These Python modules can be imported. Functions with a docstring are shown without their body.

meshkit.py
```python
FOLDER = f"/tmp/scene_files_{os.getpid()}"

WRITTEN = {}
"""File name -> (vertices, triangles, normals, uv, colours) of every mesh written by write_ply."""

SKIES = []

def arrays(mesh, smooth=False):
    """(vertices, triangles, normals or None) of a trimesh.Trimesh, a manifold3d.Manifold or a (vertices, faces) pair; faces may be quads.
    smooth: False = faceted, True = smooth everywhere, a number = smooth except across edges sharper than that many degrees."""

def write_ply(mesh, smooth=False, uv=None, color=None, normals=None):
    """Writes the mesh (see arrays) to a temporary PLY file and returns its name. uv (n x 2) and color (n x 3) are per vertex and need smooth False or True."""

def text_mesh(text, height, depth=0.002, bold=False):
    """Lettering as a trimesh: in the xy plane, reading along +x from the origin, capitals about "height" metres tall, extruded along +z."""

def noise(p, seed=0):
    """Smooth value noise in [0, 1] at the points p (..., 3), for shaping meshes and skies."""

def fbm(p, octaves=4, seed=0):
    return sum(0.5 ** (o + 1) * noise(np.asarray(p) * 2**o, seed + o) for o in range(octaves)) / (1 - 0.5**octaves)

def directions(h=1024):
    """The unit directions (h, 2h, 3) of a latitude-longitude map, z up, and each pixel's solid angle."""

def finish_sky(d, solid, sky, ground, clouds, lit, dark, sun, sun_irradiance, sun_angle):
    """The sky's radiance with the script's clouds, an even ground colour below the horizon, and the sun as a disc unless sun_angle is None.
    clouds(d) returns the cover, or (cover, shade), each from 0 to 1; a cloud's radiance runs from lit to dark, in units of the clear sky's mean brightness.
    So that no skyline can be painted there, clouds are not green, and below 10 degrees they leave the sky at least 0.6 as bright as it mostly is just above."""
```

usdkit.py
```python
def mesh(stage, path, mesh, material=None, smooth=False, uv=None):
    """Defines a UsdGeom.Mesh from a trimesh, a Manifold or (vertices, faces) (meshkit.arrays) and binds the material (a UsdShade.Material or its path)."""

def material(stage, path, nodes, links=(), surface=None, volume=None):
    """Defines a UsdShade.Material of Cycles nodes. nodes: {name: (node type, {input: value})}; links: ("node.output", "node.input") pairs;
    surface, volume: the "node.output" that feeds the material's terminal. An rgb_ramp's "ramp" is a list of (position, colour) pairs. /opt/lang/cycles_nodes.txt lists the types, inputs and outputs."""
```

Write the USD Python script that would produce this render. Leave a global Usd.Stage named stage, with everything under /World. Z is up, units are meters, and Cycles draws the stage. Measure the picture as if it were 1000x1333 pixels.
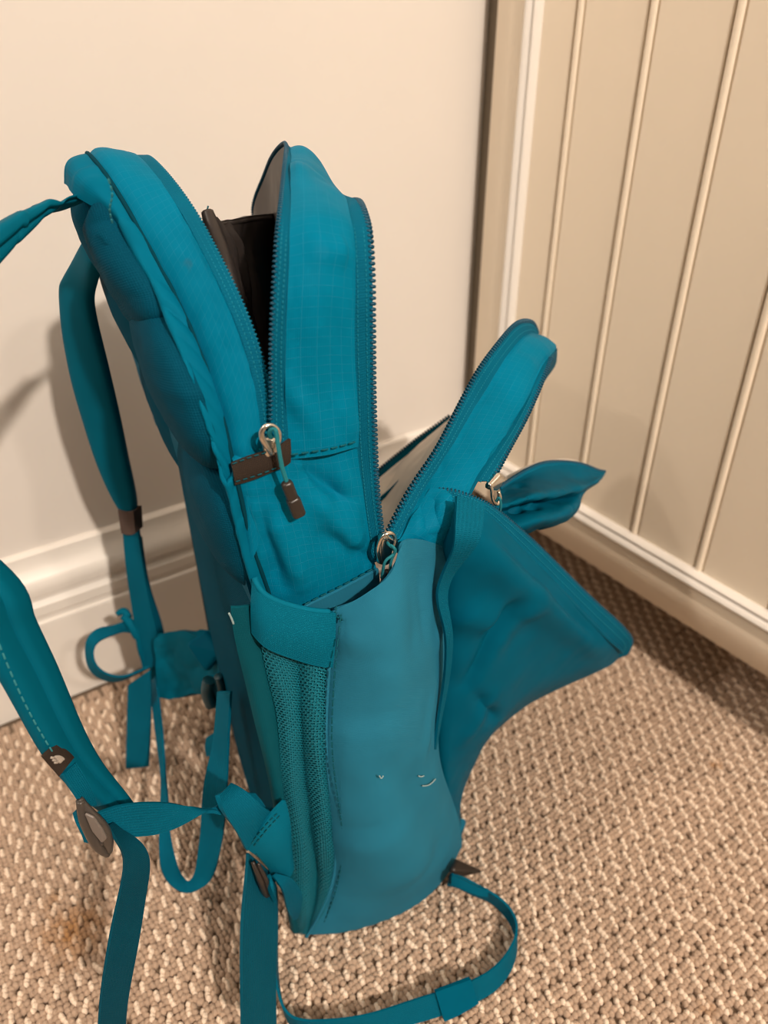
import math, random, numpy as np, trimesh, usdkit, meshkit
from pxr import Usd, UsdGeom, UsdLux, UsdShade, Gf, Sdf, Vt
from scipy.interpolate import CubicSpline, PchipInterpolator

rng = np.random.default_rng(7)
random.seed(7)
stage = Usd.Stage.CreateInMemory()
UsdGeom.SetStageUpAxis(stage, UsdGeom.Tokens.z)
UsdGeom.SetStageMetersPerUnit(stage, 1.0)
UsdGeom.Xform.Define(stage, '/World')

# ------------------------------------------------------------------ camera
CAM_H, FOCAL, PITCH, YAW = .55, 1000.0, math.radians(31.8), math.radians(34.5)
_fh = np.array([math.sin(YAW), math.cos(YAW), 0]); RT = np.array([math.cos(YAW), -math.sin(YAW), 0]); _up = np.array([0, 0, 1.0])
FW = _fh * math.cos(PITCH) - _up * math.sin(PITCH); DN = -(_fh * math.sin(PITCH) + _up * math.cos(PITCH))
EYE = np.array([0, 0, CAM_H])
cam = UsdGeom.Camera.Define(stage, '/World/camera')
m4 = np.eye(4); m4[0, :3], m4[1, :3], m4[2, :3], m4[3, :3] = RT, -DN, -FW, EYE
cam.AddTransformOp().Set(Gf.Matrix4d(*m4.ravel().tolist()))
cam.CreateFocalLengthAttr(24.0); cam.CreateHorizontalApertureAttr(24.0); cam.CreateVerticalApertureAttr(24 * 1.333)
cam.CreateFStopAttr(6.0); cam.CreateFocusDistanceAttr(.40)
cam.CreateExposureAttr(.2)

# ------------------------------------------------------------------ light: three ceiling downlights and the room's own bounce
def disk(name, pos, aim, radius, power, color):
    l = UsdLux.DiskLight.Define(stage, '/World/' + name)
    l.CreateRadiusAttr(radius); l.CreateIntensityAttr(power); l.CreateColorAttr(Gf.Vec3f(*color))
    z = np.array(pos, float) - np.array(aim, float); z /= np.linalg.norm(z)
    x = np.cross([0, 1, 0.001], z); x /= np.linalg.norm(x); y = np.cross(z, x)
    m = np.eye(4); m[0, :3], m[1, :3], m[2, :3], m[3, :3] = x, y, z, pos
    l.AddTransformOp().Set(Gf.Matrix4d(*m.ravel().tolist()))
WARM = (1.0, .86, .72)
disk('downlight', (-.05, -2.2, 2.3), (.2, .45, .2), .05, 2922, WARM)
disk('downlight_001', (.35, -2.2, 2.3), (.2, .45, .2), .05, 453, WARM)
disk('downlight_002', (-1.3, .42, 2.3), (.2, .45, .2), .05, 338, WARM)
disk('downlight_003', (-2.2, .0, 2.3), (.2, .45, .2), .05, 262, WARM)
dome = UsdLux.DomeLight.Define(stage, '/World/room_bounce')
dome.CreateIntensityAttr(.025); dome.CreateColorAttr(Gf.Vec3f(1.0, .88, .78))

# ------------------------------------------------------------------ helpers: naming
used = {}
def numbered(path):
    n = used.get(path, 0); used[path] = n + 1
    return path if n == 0 else f'{path}_{n:03d}'
def tag(p, label=None, cat=None, group=None, kind=None):
    p = p.GetPrim() if hasattr(p, 'GetPrim') else p
    for k, v in (('label', label), ('category', cat), ('group', group), ('kind', kind)):
        if v: p.SetCustomDataByKey(k, v)
    return p
def put(name, mesh, mat, parent='/World', smooth=True, uv=None, label=None, kind=None):
    path = numbered(f'{parent if isinstance(parent, str) else parent.GetPath()}/{name}')
    g = usdkit.mesh(stage, path, mesh, MAT[mat], smooth=smooth, uv=uv)
    return tag(g, label, None, None, kind)
def join(ms):
    vs, fs, n = [], [], 0
    for v, f in ms:
        vs.append(v); fs.append(np.asarray(f) + n); n += len(v)
    return np.vstack(vs), np.vstack(fs)
def tri(m): return np.array(m.vertices), np.array(m.faces)

# ------------------------------------------------------------------ helpers: measuring the place. The bag has its own frame: d = back to front, w = near side to far side, z = up
TURN = math.radians(-8.5)
BASE = _fh * .305 + RT * -.063
TOBAG = np.array([[math.cos(TURN), math.sin(TURN), 0], [-math.sin(TURN), math.cos(TURN), 0], [0, 0, 1]])
EYEB = TOBAG @ (EYE - BASE)
def at(u, v, k, val):
    r = TOBAG @ (RT * (u - 500) + DN * (v - 666.5) + FW * FOCAL)
    return EYEB + (val - EYEB[k]) / r[k] * r
def D(u, v, d): return at(u, v, 0, d)
def Z(u, v, z): return at(u, v, 2, z)
def L(d, w, z): return np.array([d, w, z], float)
def pt(p): return p if isinstance(p, np.ndarray) else at(p[0], p[1], 1, p[2])
def pts(ps): return np.array([pt(p) for p in ps])

def resample(p, n, close=False, power=.5):
    p = np.asarray(p, float)
    if len(p) == 2:
        t = np.linspace(0, 1, n)[:, None]; return p[0] * (1 - t) + p[1] * t
    s = np.r_[0, np.cumsum(np.maximum(np.linalg.norm(np.diff(p, axis=0), axis=1), 1e-6) ** .8)]
    c = CubicSpline(s, p, bc_type='natural')
    fine = c(np.linspace(0, s[-1], max(200, n)))
    a = np.r_[0, np.cumsum(np.linalg.norm(np.diff(fine, axis=0), axis=1))]
    x = np.linspace(0, a[-1], n)
    return np.stack([np.interp(x, a, fine[:, k]) for k in range(3)], 1)

def grid_normals(g):
    du = np.gradient(g, axis=1); dv = np.gradient(g, axis=0)
    n = np.cross(du, dv); return n / np.maximum(np.linalg.norm(n, axis=2, keepdims=True), 1e-12)

def loft(rows, nu=60, nv=60):
    """rows of control points -> dense grid (nv, nu, 3)"""
    R = np.array([resample(pts(r), nu) for r in rows])
    if len(R) == 2:
        t = np.linspace(0, 1, nv)[:, None, None]; return R[0] * (1 - t) + R[1] * t
    s = np.r_[0, np.cumsum(np.linalg.norm(np.diff(R, axis=0), axis=2).mean(1))]
    c = CubicSpline(s, R, axis=0, bc_type='natural')
    return c(np.linspace(0, s[-1], nv))

def wrinkle(g, amp=.0012, scale=(40, 40, 40), seed=1, octaves=3, edge=True):
    n = grid_normals(g)
    h = (meshkit.fbm(g * np.array(scale) + seed * 7.3, octaves, seed) - .5) * 2
    h = np.sign(h) * np.abs(h) ** .8
    if edge:
        nv, nu = h.shape
        eu = np.minimum(np.linspace(0, 1, nu), np.linspace(1, 0, nu)); ev = np.minimum(np.linspace(0, 1, nv), np.linspace(1, 0, nv))
        h = h * np.clip(eu / .08, 0, 1)[None] * np.clip(ev / .08, 0, 1)[:, None]
    return g + n * (h * amp)[..., None]

def crease(g, a, b, width, depth):
    """A fold running from a to b on the cloth: pushed along the normal facing the viewer side (-w) by depth."""
    a, b = pt(a), pt(b); ab = b - a
    t = np.clip(((g - a) @ ab) / (ab @ ab), 0, 1)
    dist = np.linalg.norm(g - (a + t[..., None] * ab), axis=2)
    n = grid_normals(g)
    if n[..., 1].mean() > 0: n = -n
    taper = np.clip(np.minimum(t + .15, 1.15 - t) / .35, .25, 1)
    return g + n * (depth * taper * np.exp(-(dist / width) ** 2))[..., None]

def solid(g, th):
    """grid -> closed sheet of thickness th, with metric uv"""
    nv, nu, _ = g.shape
    n = grid_normals(g) * (th / 2)
    top, bot = (g + n).reshape(-1, 3), (g - n).reshape(-1, 3)
    idx = np.arange(nv * nu).reshape(nv, nu)
    q = np.stack([idx[:-1, :-1], idx[:-1, 1:], idx[1:, 1:], idx[1:, :-1]], -1).reshape(-1, 4)
    N = nv * nu
    f = [q, q[:, ::-1] + N]
    loop = np.r_[idx[0, :], idx[1:, -1], idx[-1, -2::-1], idx[-2:0:-1, 0]]
    rim = np.vstack([top[loop], bot[loop]]); k = len(loop); i = np.arange(k); j = (i + 1) % k
    f.append(np.stack([i, i + k, j + k, j], -1) + 2 * N)
    v = np.vstack([top, bot, rim]); f = np.vstack(f)
    f = np.vstack([f[:, [0, 1, 2]], f[:, [0, 2, 3]]])
    lu = np.r_[0, np.cumsum(np.linalg.norm(np.diff(g, axis=1), axis=2).mean(0))]
    lv = np.r_[0, np.cumsum(np.linalg.norm(np.diff(g, axis=0), axis=2).mean(1))]
    uv = np.stack(np.meshgrid(lu, lv), -1).reshape(-1, 2)
    uv = np.vstack([uv, uv, uv[loop], uv[loop]])
    # outward facing check: the closed shell must have positive volume
    a, b, c = v[f[:, 0]], v[f[:, 1]], v[f[:, 2]]
    if np.einsum('ij,ij->i', a, np.cross(b, c)).sum() < 0: f = f[:, ::-1]
    return v, f, uv

def sheet(name, rows, mat, parent, th=.0015, nu=60, nv=60, wr=None, folds=(), label=None, grid=None, kind=None):
    g = loft(rows, nu, nv) if grid is None else grid
    if wr: g = wrinkle(g, **wr)
    for fo in folds: g = crease(g, *fo)
    g = g.copy(); g[..., 2] = np.maximum(g[..., 2], .0025)
    v, f, uv = solid(g, th)
    return put(name, (v, f), mat, parent, True, uv, label, kind), g

def ribbon(name, a, b, mat, parent, th=.0016, n=80, label=None, across=6, wr=None):
    return sheet(name, [a, b], mat, parent, th, n, across, wr, label=label)

def frame_along(p):
    t = np.gradient(p, axis=0); t /= np.maximum(np.linalg.norm(t, axis=1, keepdims=True), 1e-12)
    n = np.zeros_like(p); ref = np.array([0, 0, 1.0]) if abs(t[0, 2]) < .9 else np.array([1.0, 0, 0])
    n[0] = np.cross(t[0], ref); n[0] /= np.linalg.norm(n[0])
    for i in range(1, len(p)):
        x = n[i - 1] - t[i] * (n[i - 1] @ t[i]); n[i] = x / max(np.linalg.norm(x), 1e-12)
    return t, n, np.cross(t, n)

def tube(path, r, n=60, k=10, rb=None, cap=True):
    p = resample(pts(path), n); t, a, b = frame_along(p)
    r = np.interp(np.linspace(0, 1, n), np.linspace(0, 1, np.size(r)), np.atleast_1d(r)) if np.size(r) > 1 else np.full(n, float(r))
    rb = r if rb is None else np.full(n, rb)
    an = np.linspace(0, 2 * np.pi, k, endpoint=False)
    v = (p[:, None] + a[:, None] * (np.cos(an)[None] * r[:, None])[..., None] + b[:, None] * (np.sin(an)[None] * rb[:, None])[..., None]).reshape(-1, 3)
    i = np.arange((n - 1) * k); j = (i // k) * k + (i + 1) % k
    f = np.stack([i, j, j + k, i + k], -1); f = np.vstack([f[:, [0, 1, 2]], f[:, [0, 2, 3]]])
    if cap:
        v = np.vstack([v, p[0], p[-1]]); c0, c1 = n * k, n * k + 1; ii = np.arange(k); jj = (ii + 1) % k
        f = np.vstack([f, np.stack([jj, ii, np.full(k, c0)], -1), np.stack([ii, jj, np.full(k, c1)], -1) + np.array([(n - 1) * k, (n - 1) * k, 0])])
    return v, f

def dashes(path, length=.0026, gap=.0014, r=.00035, lift=None):
    """A line of machine stitches"""
    p = resample(pts(path), 600); s = np.r_[0, np.cumsum(np.linalg.norm(np.diff(p, axis=0), axis=1))]
    out, x = [], 0.0
    while x + length < s[-1]:
        q = np.stack([np.interp([x, x + length / 2, x + length], s, p[:, k]) for k in range(3)], 1)
        if lift is not None: q = q + np.outer([0.2, 1, .2], lift)
        out.append(tube([np.array(a) for a in q], r, 4, 5)); x += length + gap
    return join(out)

def zipper(tape_edge, teeth_edge, parent, n=140, pitch=.0024, out=(0, -1, 0), label=None, size=1.0, tm='teeth'):
    """zipper_tape part with its zipper_teeth (one joined piece) standing along the free edge"""
    a, b = resample(pts(tape_edge), n), resample(pts(teeth_edge), n)
    tp, g = sheet('zipper_tape', [list(a), list(b)], 'tape', parent, .0014, n, 8, label=label)
    s = np.r_[0, np.cumsum(np.linalg.norm(np.diff(b, axis=0), axis=1))]
    N = int(s[-1] / pitch); x = np.linspace(pitch / 2, s[-1] - pitch / 2, N)
    P = np.stack([np.interp(x, s, b[:, k]) for k in range(3)], 1); A = np.stack([np.interp(x, s, a[:, k]) for k in range(3)], 1)
    T = np.gradient(P, axis=0); T /= np.linalg.norm(T, axis=1, keepdims=True)
    X = P - A; X -= T * (X * T).sum(1, keepdims=True); X /= np.linalg.norm(X, axis=1, keepdims=True); Y = np.cross(T, X)
    base = tri(trimesh.creation.icosphere(1, 1.0))
    ms = []
    for i in range(N):
        v = base[0]
        v = np.sign(v) * np.abs(v) ** .7
        ms.append((P[i] + np.outer(v[:, 0] * .0017 * size, X[i]) + np.outer(v[:, 1] * .00085 * size, T[i]) + np.outer(v[:, 2] * .0013 * size, Y[i]), base[1]))
    put('zipper_teeth', join(ms), tm, tp, True, kind='stuff')
    # two sewn lines along the tape
    off = Y * (.0009 if (Y.mean(0) @ np.array(out)) > 0 else -.0009)
    for q in (.72, .35):
        line = a * (1 - q) + b * q
        line = line + np.array(out) * .0008
        put('stitching', dashes(list(line), .0012, .0009, .00035), 'tape_stitch', tp, True, kind='stuff')
    return tp

def hull(points_r):
    import manifold3d as m3
    ms = [m3.Manifold.sphere(r, 16).translate(tuple(map(float, p))) for p, r in points_r]
    h = m3.Manifold.batch_hull(ms).to_mesh()
    return np.array(h.vert_properties[:, :3]), np.array(h.tri_verts)

def rbox(size, r=.0008, at_=(0, 0, 0), rot=None):
    """rounded box"""
    sx, sy, sz = [max(s / 2 - r, 1e-5) for s in size]
    v, f = hull([((x * sx, y * sy, z * sz), r) for x in (-1, 1) for y in (-1, 1) for z in (-1, 1)])
    if rot is not None: v = v @ np.asarray(rot).T
    return v + np.asarray(at_), f

def axes(x, y):
    """rotation whose columns are x, y made square, z"""
    x = np.asarray(x, float); x = x / np.linalg.norm(x); y = np.asarray(y, float); y = y - x * (x @ y); y /= np.linalg.norm(y)
    return np.stack([x, y, np.cross(x, y)], 1)

# ------------------------------------------------------------------ materials
MAT = {}
def mat(name, nodes, links=(), surface='p.BSDF'):
    MAT[name] = usdkit.material(stage, '/World/Looks/' + name, nodes, links, surface)
def plain(name, color, rough=.6, **kw):
    mat(name, {'p': ('principled_bsdf', {'base_color': color, 'roughness': rough, **kw})})
def paint(name, color, var=.03, rough=.5, bump=.00008, scale=180):
    c0 = tuple(c * (1 - var) for c in color); c1 = tuple(min(1, c * (1 + var)) for c in color)
    mat(name, {'g': ('texture_coordinate', {}), 'n': ('noise_texture', {'scale': 6.0, 'detail': 4.0}), 'f': ('noise_texture', {'scale': float(scale), 'detail': 3.0}),
               'r': ('rgb_ramp', {'ramp': [(.3, c0), (.7, c1)]}), 'b': ('bump', {'strength': .5, 'distance': bump}), 'p': ('principled_bsdf', {'roughness': rough})},
        [('g.object', 'n.vector'), ('g.object', 'f.vector'), ('n.fac', 'r.fac'), ('r.color', 'p.base_color'), ('f.fac', 'b.height'), ('b.normal', 'p.normal')])
paint('wall_paint', (.78, .735, .69), .012, .55)
paint('trim_paint', (.83, .79, .74), .01, .35)
paint('cabinet_paint', (.90, .79, .64), .015, .42)
paint('gap_shade_brown', (.16, .125, .085), .05, .6)  # dark colour standing in for shade in the gap beside the door
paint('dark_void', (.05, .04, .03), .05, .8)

def cloth(name, color, rough=.6, rip=0.0, weave=0.0, wscale=(1500, 1500), mottle=.05, sheen=0.0, spec=.025, ripcol=1.12, grime=0.0):
    c0 = tuple(c * (1 - mottle) for c in color); c1 = tuple(c * (1 + mottle) for c in color)
    nodes = {'t': ('texture_coordinate', {}), 'n': ('noise_texture', {'scale': 35.0, 'detail': 4.0}), 'r': ('rgb_ramp', {'ramp': [(.3, c0), (.7, c1)]}),
             'p': ('principled_bsdf', {'roughness': rough, 'sheen_weight': sheen, 'sheen_roughness': .4, 'specular_ior_level': spec})}
    links = [('t.object', 'n.vector'), ('n.fac', 'r.fac')]
    last = 'r.color'
    if rip:
        nodes['k'] = ('brick_texture', {'scale': 1.0, 'offset': 0.0, 'squash': 1.0, 'brick_width': rip, 'row_height': rip, 'mortar_size': rip * .028, 'mortar_smooth': .3, 'color1': (0, 0, 0), 'color2': (0, 0, 0), 'mortar': (1, 1, 1)})
        nodes['nn'] = ('noise_texture', {'scale': 160.0, 'detail': 2.0})
        nodes['mm'] = ('math', {'math_type': 'multiply'})
        nodes['mx'] = ('mix_color', {'b': tuple(min(1, c * ripcol + .015) for c in color)})
        nodes['rb'] = ('bump', {'strength': .4, 'distance': .0002})
        links += [('t.UV', 'k.vector'), ('t.object', 'nn.vector'), ('k.fac', 'mm.value1'), ('nn.fac', 'mm.value2'), ('mm.value', 'mx.fac'), (last, 'mx.a'), ('k.fac', 'rb.height')]
        last = 'mx.result'
    if grime:
        nodes['gn'] = ('noise_texture', {'scale': 55.0, 'detail': 3.0, 'roughness': .6}); nodes['gr'] = ('rgb_ramp', {'ramp': [(.62, (0, 0, 0)), (.75, (grime,) * 3)]})
        nodes['gx'] = ('mix_color', {'b': (.05, .075, .085)})
        links += [('t.object', 'gn.vector'), ('gn.fac', 'gr.fac'), ('gr.color', 'gx.fac'), (last, 'gx.a')]
        last = 'gx.result'
    if weave:
        nodes['mp'] = ('mapping', {'scale': (wscale[0], wscale[1], 1.0)})
        nodes['w1'] = ('wave_texture', {'scale': 1.0, 'bands_direction': 'x', 'profile': 'sine'}); nodes['w2'] = ('wave_texture', {'scale': 1.0, 'bands_direction': 'y', 'profile': 'sine'})
        nodes['ww'] = ('math', {'math_type': 'multiply'})
        nodes['wb'] = ('bump', {'strength': .6, 'distance': weave})
        links += [('t.UV', 'mp.vector'), ('mp.vector', 'w1.vector'), ('mp.vector', 'w2.vector'), ('w1.fac', 'ww.value1'), ('w2.fac', 'ww.value2'), ('ww.value', 'wb.height')]
        if rip: links.append(('rb.normal', 'wb.normal'))
        links.append(('wb.normal', 'p.normal'))
    elif rip: links.append(('rb.normal', 'p.normal'))
    links.append((last, 'p.base_color'))
    mat(name, nodes, links)
TEAL = (.0002, .172, .300)
cloth('nylon', TEAL, .5, rip=.0042, weave=.00006, wscale=(500, 500), grime=0)
cloth('nylon_worn', (0.0004, 0.1680, 0.2950), .55, rip=.0042, weave=.00006, wscale=(500, 500), grime=.35)
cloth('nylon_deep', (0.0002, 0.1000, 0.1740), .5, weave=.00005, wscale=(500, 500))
cloth('binding', (0.0004, 0.1380, 0.2378), .6, weave=.0001, wscale=(400, 400))
cloth('body_dark', (.0005, .030, .042), .7)
cloth('pad_mesh', (0.0012, 0.0650, 0.1150), .7, weave=.00035, wscale=(260, 260), sheen=0.0)
cloth('lumbar', (0.0040, 0.0850, 0.1150), .5, weave=.0001, wscale=(350, 350))
cloth('stretch', (0.0150, 0.1850, 0.3000), .8, weave=.00012, wscale=(900, 330), sheen=0.0, spec=.2)
cloth('webbing', (0.0020, 0.1150, 0.1900), .5, weave=.0005, wscale=(330, 260), sheen=0.0)
cloth('webbing_dark', (.003, .068, .110), .5, weave=.0005, wscale=(330, 260))
cloth('webbing_ribbed', (0.0040, 0.0850, 0.1350), .5, weave=.0006, wscale=(400, 140), sheen=0.0)
cloth('elastic', (0.0024, 0.1550, 0.2494), .6, weave=.0004, wscale=(420, 330), sheen=0.0)
cloth('tape', (0.0020, 0.1200, 0.2088), .65, weave=.0003, wscale=(260, 400))
cloth('strap_cloth', (0.0012, 0.1150, 0.1850), .5, weave=.0001, wscale=(400, 400))
cloth('brown_faded', (0.1000, 0.0700, 0.0600), .6, weave=.0002, wscale=(400, 400))
cloth('lining', (0.0240, 0.0190, 0.0180), .38, weave=.00004, wscale=(500, 500), sheen=0.0, spec=.5)
cloth('lining_grey', (0.0700, 0.0580, 0.0520), .5, weave=.00004, wscale=(500, 500), spec=.4)
cloth('lining_pale', (0.7600, 0.7000, 0.6300), .6, weave=.00004, wscale=(500, 500))
cloth('brown_tape', (0.0420, 0.0310, 0.0250), .6, weave=.0002, wscale=(400, 400))
plain('teeth', (.001, .06, .11), .35, specular_ior_level=.25)
plain('teeth_light', (.002, .15, .24), .45, specular_ior_level=.2)
plain('tape_stitch', (.008, .19, .28), .6, specular_ior_level=.08)
plain('thread', (.006, .10, .135), .7, specular_ior_level=.08)
plain('thread_pale', (.05, .27, .31), .7, specular_ior_level=.08)
plain('cord', (.02, .19, .23), .6, specular_ior_level=.08)
plain('seam_dark', (.001, .045, .07), .8, specular_ior_level=.05)
plain('nickel', (.75, .70, .62), .22, metallic=1.0)
plain('plastic_brown', (.030, .023, .019), .35)
plain('plastic_grey', (.062, .052, .045), .28)
plain('plastic_light', (.17, .145, .13), .4)
plain('buckle_teal', (.004, .05, .07), .4)
plain('print_pale', (.42, .36, .31), .6)
plain('scuff', (.30, .42, .43), .8)
# knitted side mesh: the holes are cut right through
mat('mesh_knit', {'t': ('texture_coordinate', {}), 'k': ('brick_texture', {'scale': 1.0, 'offset': .5, 'squash': 1.0, 'brick_width': .0030, 'row_height': .0021, 'mortar_size': .00045, 'mortar_smooth': .15, 'color1': (0, 0, 0), 'color2': (0, 0, 0), 'mortar': (1, 1, 1)}),
                  'p': ('principled_bsdf', {'base_color': (.004, .18, .25), 'roughness': .6, 'specular_ior_level': .3}), 'x': ('transparent_bsdf', {'color': (1, 1, 1)}), 'b': ('bump', {'strength': .8, 'distance': .0004}), 'm': ('mix_closure', {}),
                  'g': ('math', {'math_type': 'greater_than', 'value2': .5})},
    [('t.UV', 'k.vector'), ('k.fac', 'b.height'), ('b.normal', 'p.normal'), ('k.fac', 'g.value1'), ('g.value', 'm.fac'), ('x.BSDF', 'm.closure1'), ('p.BSDF', 'm.closure2')], 'm.closure')

def carpet(name, color, var):
    s = tuple(c * .55 for c in (color[0] * 1.0, color[1] * .72, color[2] * .42))
    nodes = {'g': ('geometry', {}), 'o': ('object_info', {}), 'n': ('noise_texture', {'scale': 9.0, 'detail': 3.0}), 'f': ('noise_texture', {'scale': 1400.0, 'detail': 2.0}),
             'ad': ('math', {'math_type': 'multiply_add', 'value2': .6}), 'r': ('rgb_ramp', {'ramp': [(.3, tuple(c * (1 - var) for c in color)), (1.0, tuple(c * (1 + var) for c in color))]}),
             'b': ('bump', {'strength': .6, 'distance': .0005}), 'p': ('principled_bsdf', {'roughness': .9, 'sheen_weight': .15, 'specular_ior_level': .1})}
    links = [('o.random', 'ad.value1'), ('n.fac', 'ad.value3'), ('g.position', 'n.vector'), ('g.position', 'f.vector'), ('ad.value', 'r.fac'), ('f.fac', 'b.height'), ('b.normal', 'p.normal')]
    last = 'r.color'
    for i, (c, rad, amt) in enumerate(STAINS):
        nodes[f'sv{i}'] = ('vector_math', {'vector_math_type' if False else 'math_type': 'distance', 'vector2': (c[0], c[1], 0.0)})
        nodes[f'sn{i}'] = ('noise_texture', {'scale': 70.0, 'detail': 3.0}); nodes[f'sa{i}'] = ('math', {'math_type': 'multiply_add', 'value2': rad * 1.6})
        nodes[f'sm{i}'] = ('map_range', {'from_min': rad * 1.9, 'from_max': rad * .9, 'to_min': 0.0, 'to_max': amt, 'clamp': True})
        nodes[f'sx{i}'] = ('mix_color', {'b': (.36, .17, .045)})
        links += [('g.position', f'sv{i}.vector1'), ('g.position', f'sn{i}.vector'), (f'sn{i}.fac', f'sa{i}.value1'), (f'sv{i}.value', f'sa{i}.value3'), (f'sa{i}.value', f'sm{i}.value'), (f'sm{i}.result', f'sx{i}.fac'), (last, f'sx{i}.a')]
        last = f'sx{i}.result'
    links.append((last, 'p.base_color'))
    mat(name, nodes, links)
def floor_at(u, v):
    q = Z(u, v, 0); return TOBAG.T @ q + BASE
STAINS = [(floor_at(92, 1212), .026, .78), (floor_at(72, 1168), .009, .45), (floor_at(932, 994), .007, .9), (floor_at(922, 1312), .008, .35)]
carpet('carpet_cream', (.84, .69, .55), .05)
carpet('carpet_taupe', (.45, .328, .242), .08)
carpet('carpet_back', (.20, .145, .10), .1)

# ================================================================== THE SETTING
DOOR_X, WALL_Y = .547, .640
def box(x0, x1, y0, y1, z0, z1): return tri(trimesh.creation.box(bounds=[[x0, y0, z0], [x1, y1, z1]]))
def structure(name, mesh, m, label=None, smooth=False):
    return tag(put(name, mesh, m, '/World', smooth), label, None, None, 'structure')
structure('wall_back', box(-2.6, 1.4, WALL_Y, WALL_Y + .1, -.02, 2.45), 'wall_paint', 'plain warm white painted wall behind the backpack')
structure('ceiling', box(-2.6, 1.4, -2.6, WALL_Y, 2.45, 2.55), 'wall_paint', 'plain white ceiling above the corner')
fl = structure('floor', box(-2.6, 1.4, -2.6, WALL_Y + .1, -.05, -.0045), 'carpet_back', 'backing of the beige woven carpet')

# skirting board: a moulded profile (y out from the wall, z up) swept along the wall
prof = [(0, 0), (.018, 0), (.018, .092), (.0172, .0945), (.0150, .096), (.0150, .100), (.0165, .1025), (.0165, .112), (.0135, .117), (.0135, .121), (.0165, .1235), (.017, .129), (.0165, .1345), (.013, .140), (.0085, .147), (.0065, .154), (.0060, .160), (.0025, .1625), (0, .1625)]
def sweep_x(prof, x0, x1, y, sgn=-1):
    p = np.array(prof); n = len(p)
    v = np.vstack([np.c_[np.full(n, x), y + sgn * p[:, 0], p[:, 1]] for x in (x0, x1)])
    i = np.arange(n); j = (i + 1) % n
    f = np.stack([i, j, j + n, i + n], -1); f = np.vstack([f[:, [0, 1, 2]], f[:, [0, 2, 3]]])
    import shapely
    capv, capf = trimesh.creation.triangulate_polygon(shapely.Polygon(p), engine='earcut')
    for k, x in enumerate((x0, x1)):
        f = np.vstack([f, (np.asarray(capf) if k else np.asarray(capf)[:, ::-1]) + len(v)])
        v = np.vstack([v, np.c_[np.full(len(capv), x), y + sgn * np.asarray(capv)[:, 0], np.asarray(capv)[:, 1]]])
    return v, f
bb = structure('baseboard_back', sweep_x(prof, -2.6, .66, WALL_Y), 'trim_paint', 'moulded white skirting board along the wall', smooth=30)

# carpet pile: rows of loops along y, every second row with cream dashes set brickwise
GX, GY = .0035, .0041
def loop_mesh(seed, lx, ly, h):
    b = trimesh.creation.icosphere(2, 1.0); v = np.array(b.vertices)
    v = v + (meshkit.noise(v * 2.2 + seed * 9.1, seed)[:, None] - .5) * .28 * v
    return v * np.array([lx, ly, h]), np.array(b.faces)
def dash_mesh(seed, n):
    r = np.random.default_rng(seed); ms = []
    for q in range(n):
        v, f = loop_mesh(seed * 5 + q, .00205, .0025, .0035)
        ms.append((v + np.array([r.normal(0, .0003), (q - (n - 1) / 2) * .0029, r.normal(0, .0002)]), f))
    return join(ms)
inst = UsdGeom.PointInstancer.Define(stage, '/World/carpet_pile')
tag(inst, 'beige looped carpet with staggered cream dashes on taupe and brown stains', 'carpet', None, 'stuff')
protos = []
for k in range(3):
    g = usdkit.mesh(stage, f'/World/carpet_pile/loop_{k:03d}' if k else '/World/carpet_pile/loop', loop_mesh(k + 1, .00215 + k * .0001, .0026 + .0001 * k, .0031), MAT['carpet_taupe'], smooth=True); protos.append(g.GetPath())
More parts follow.
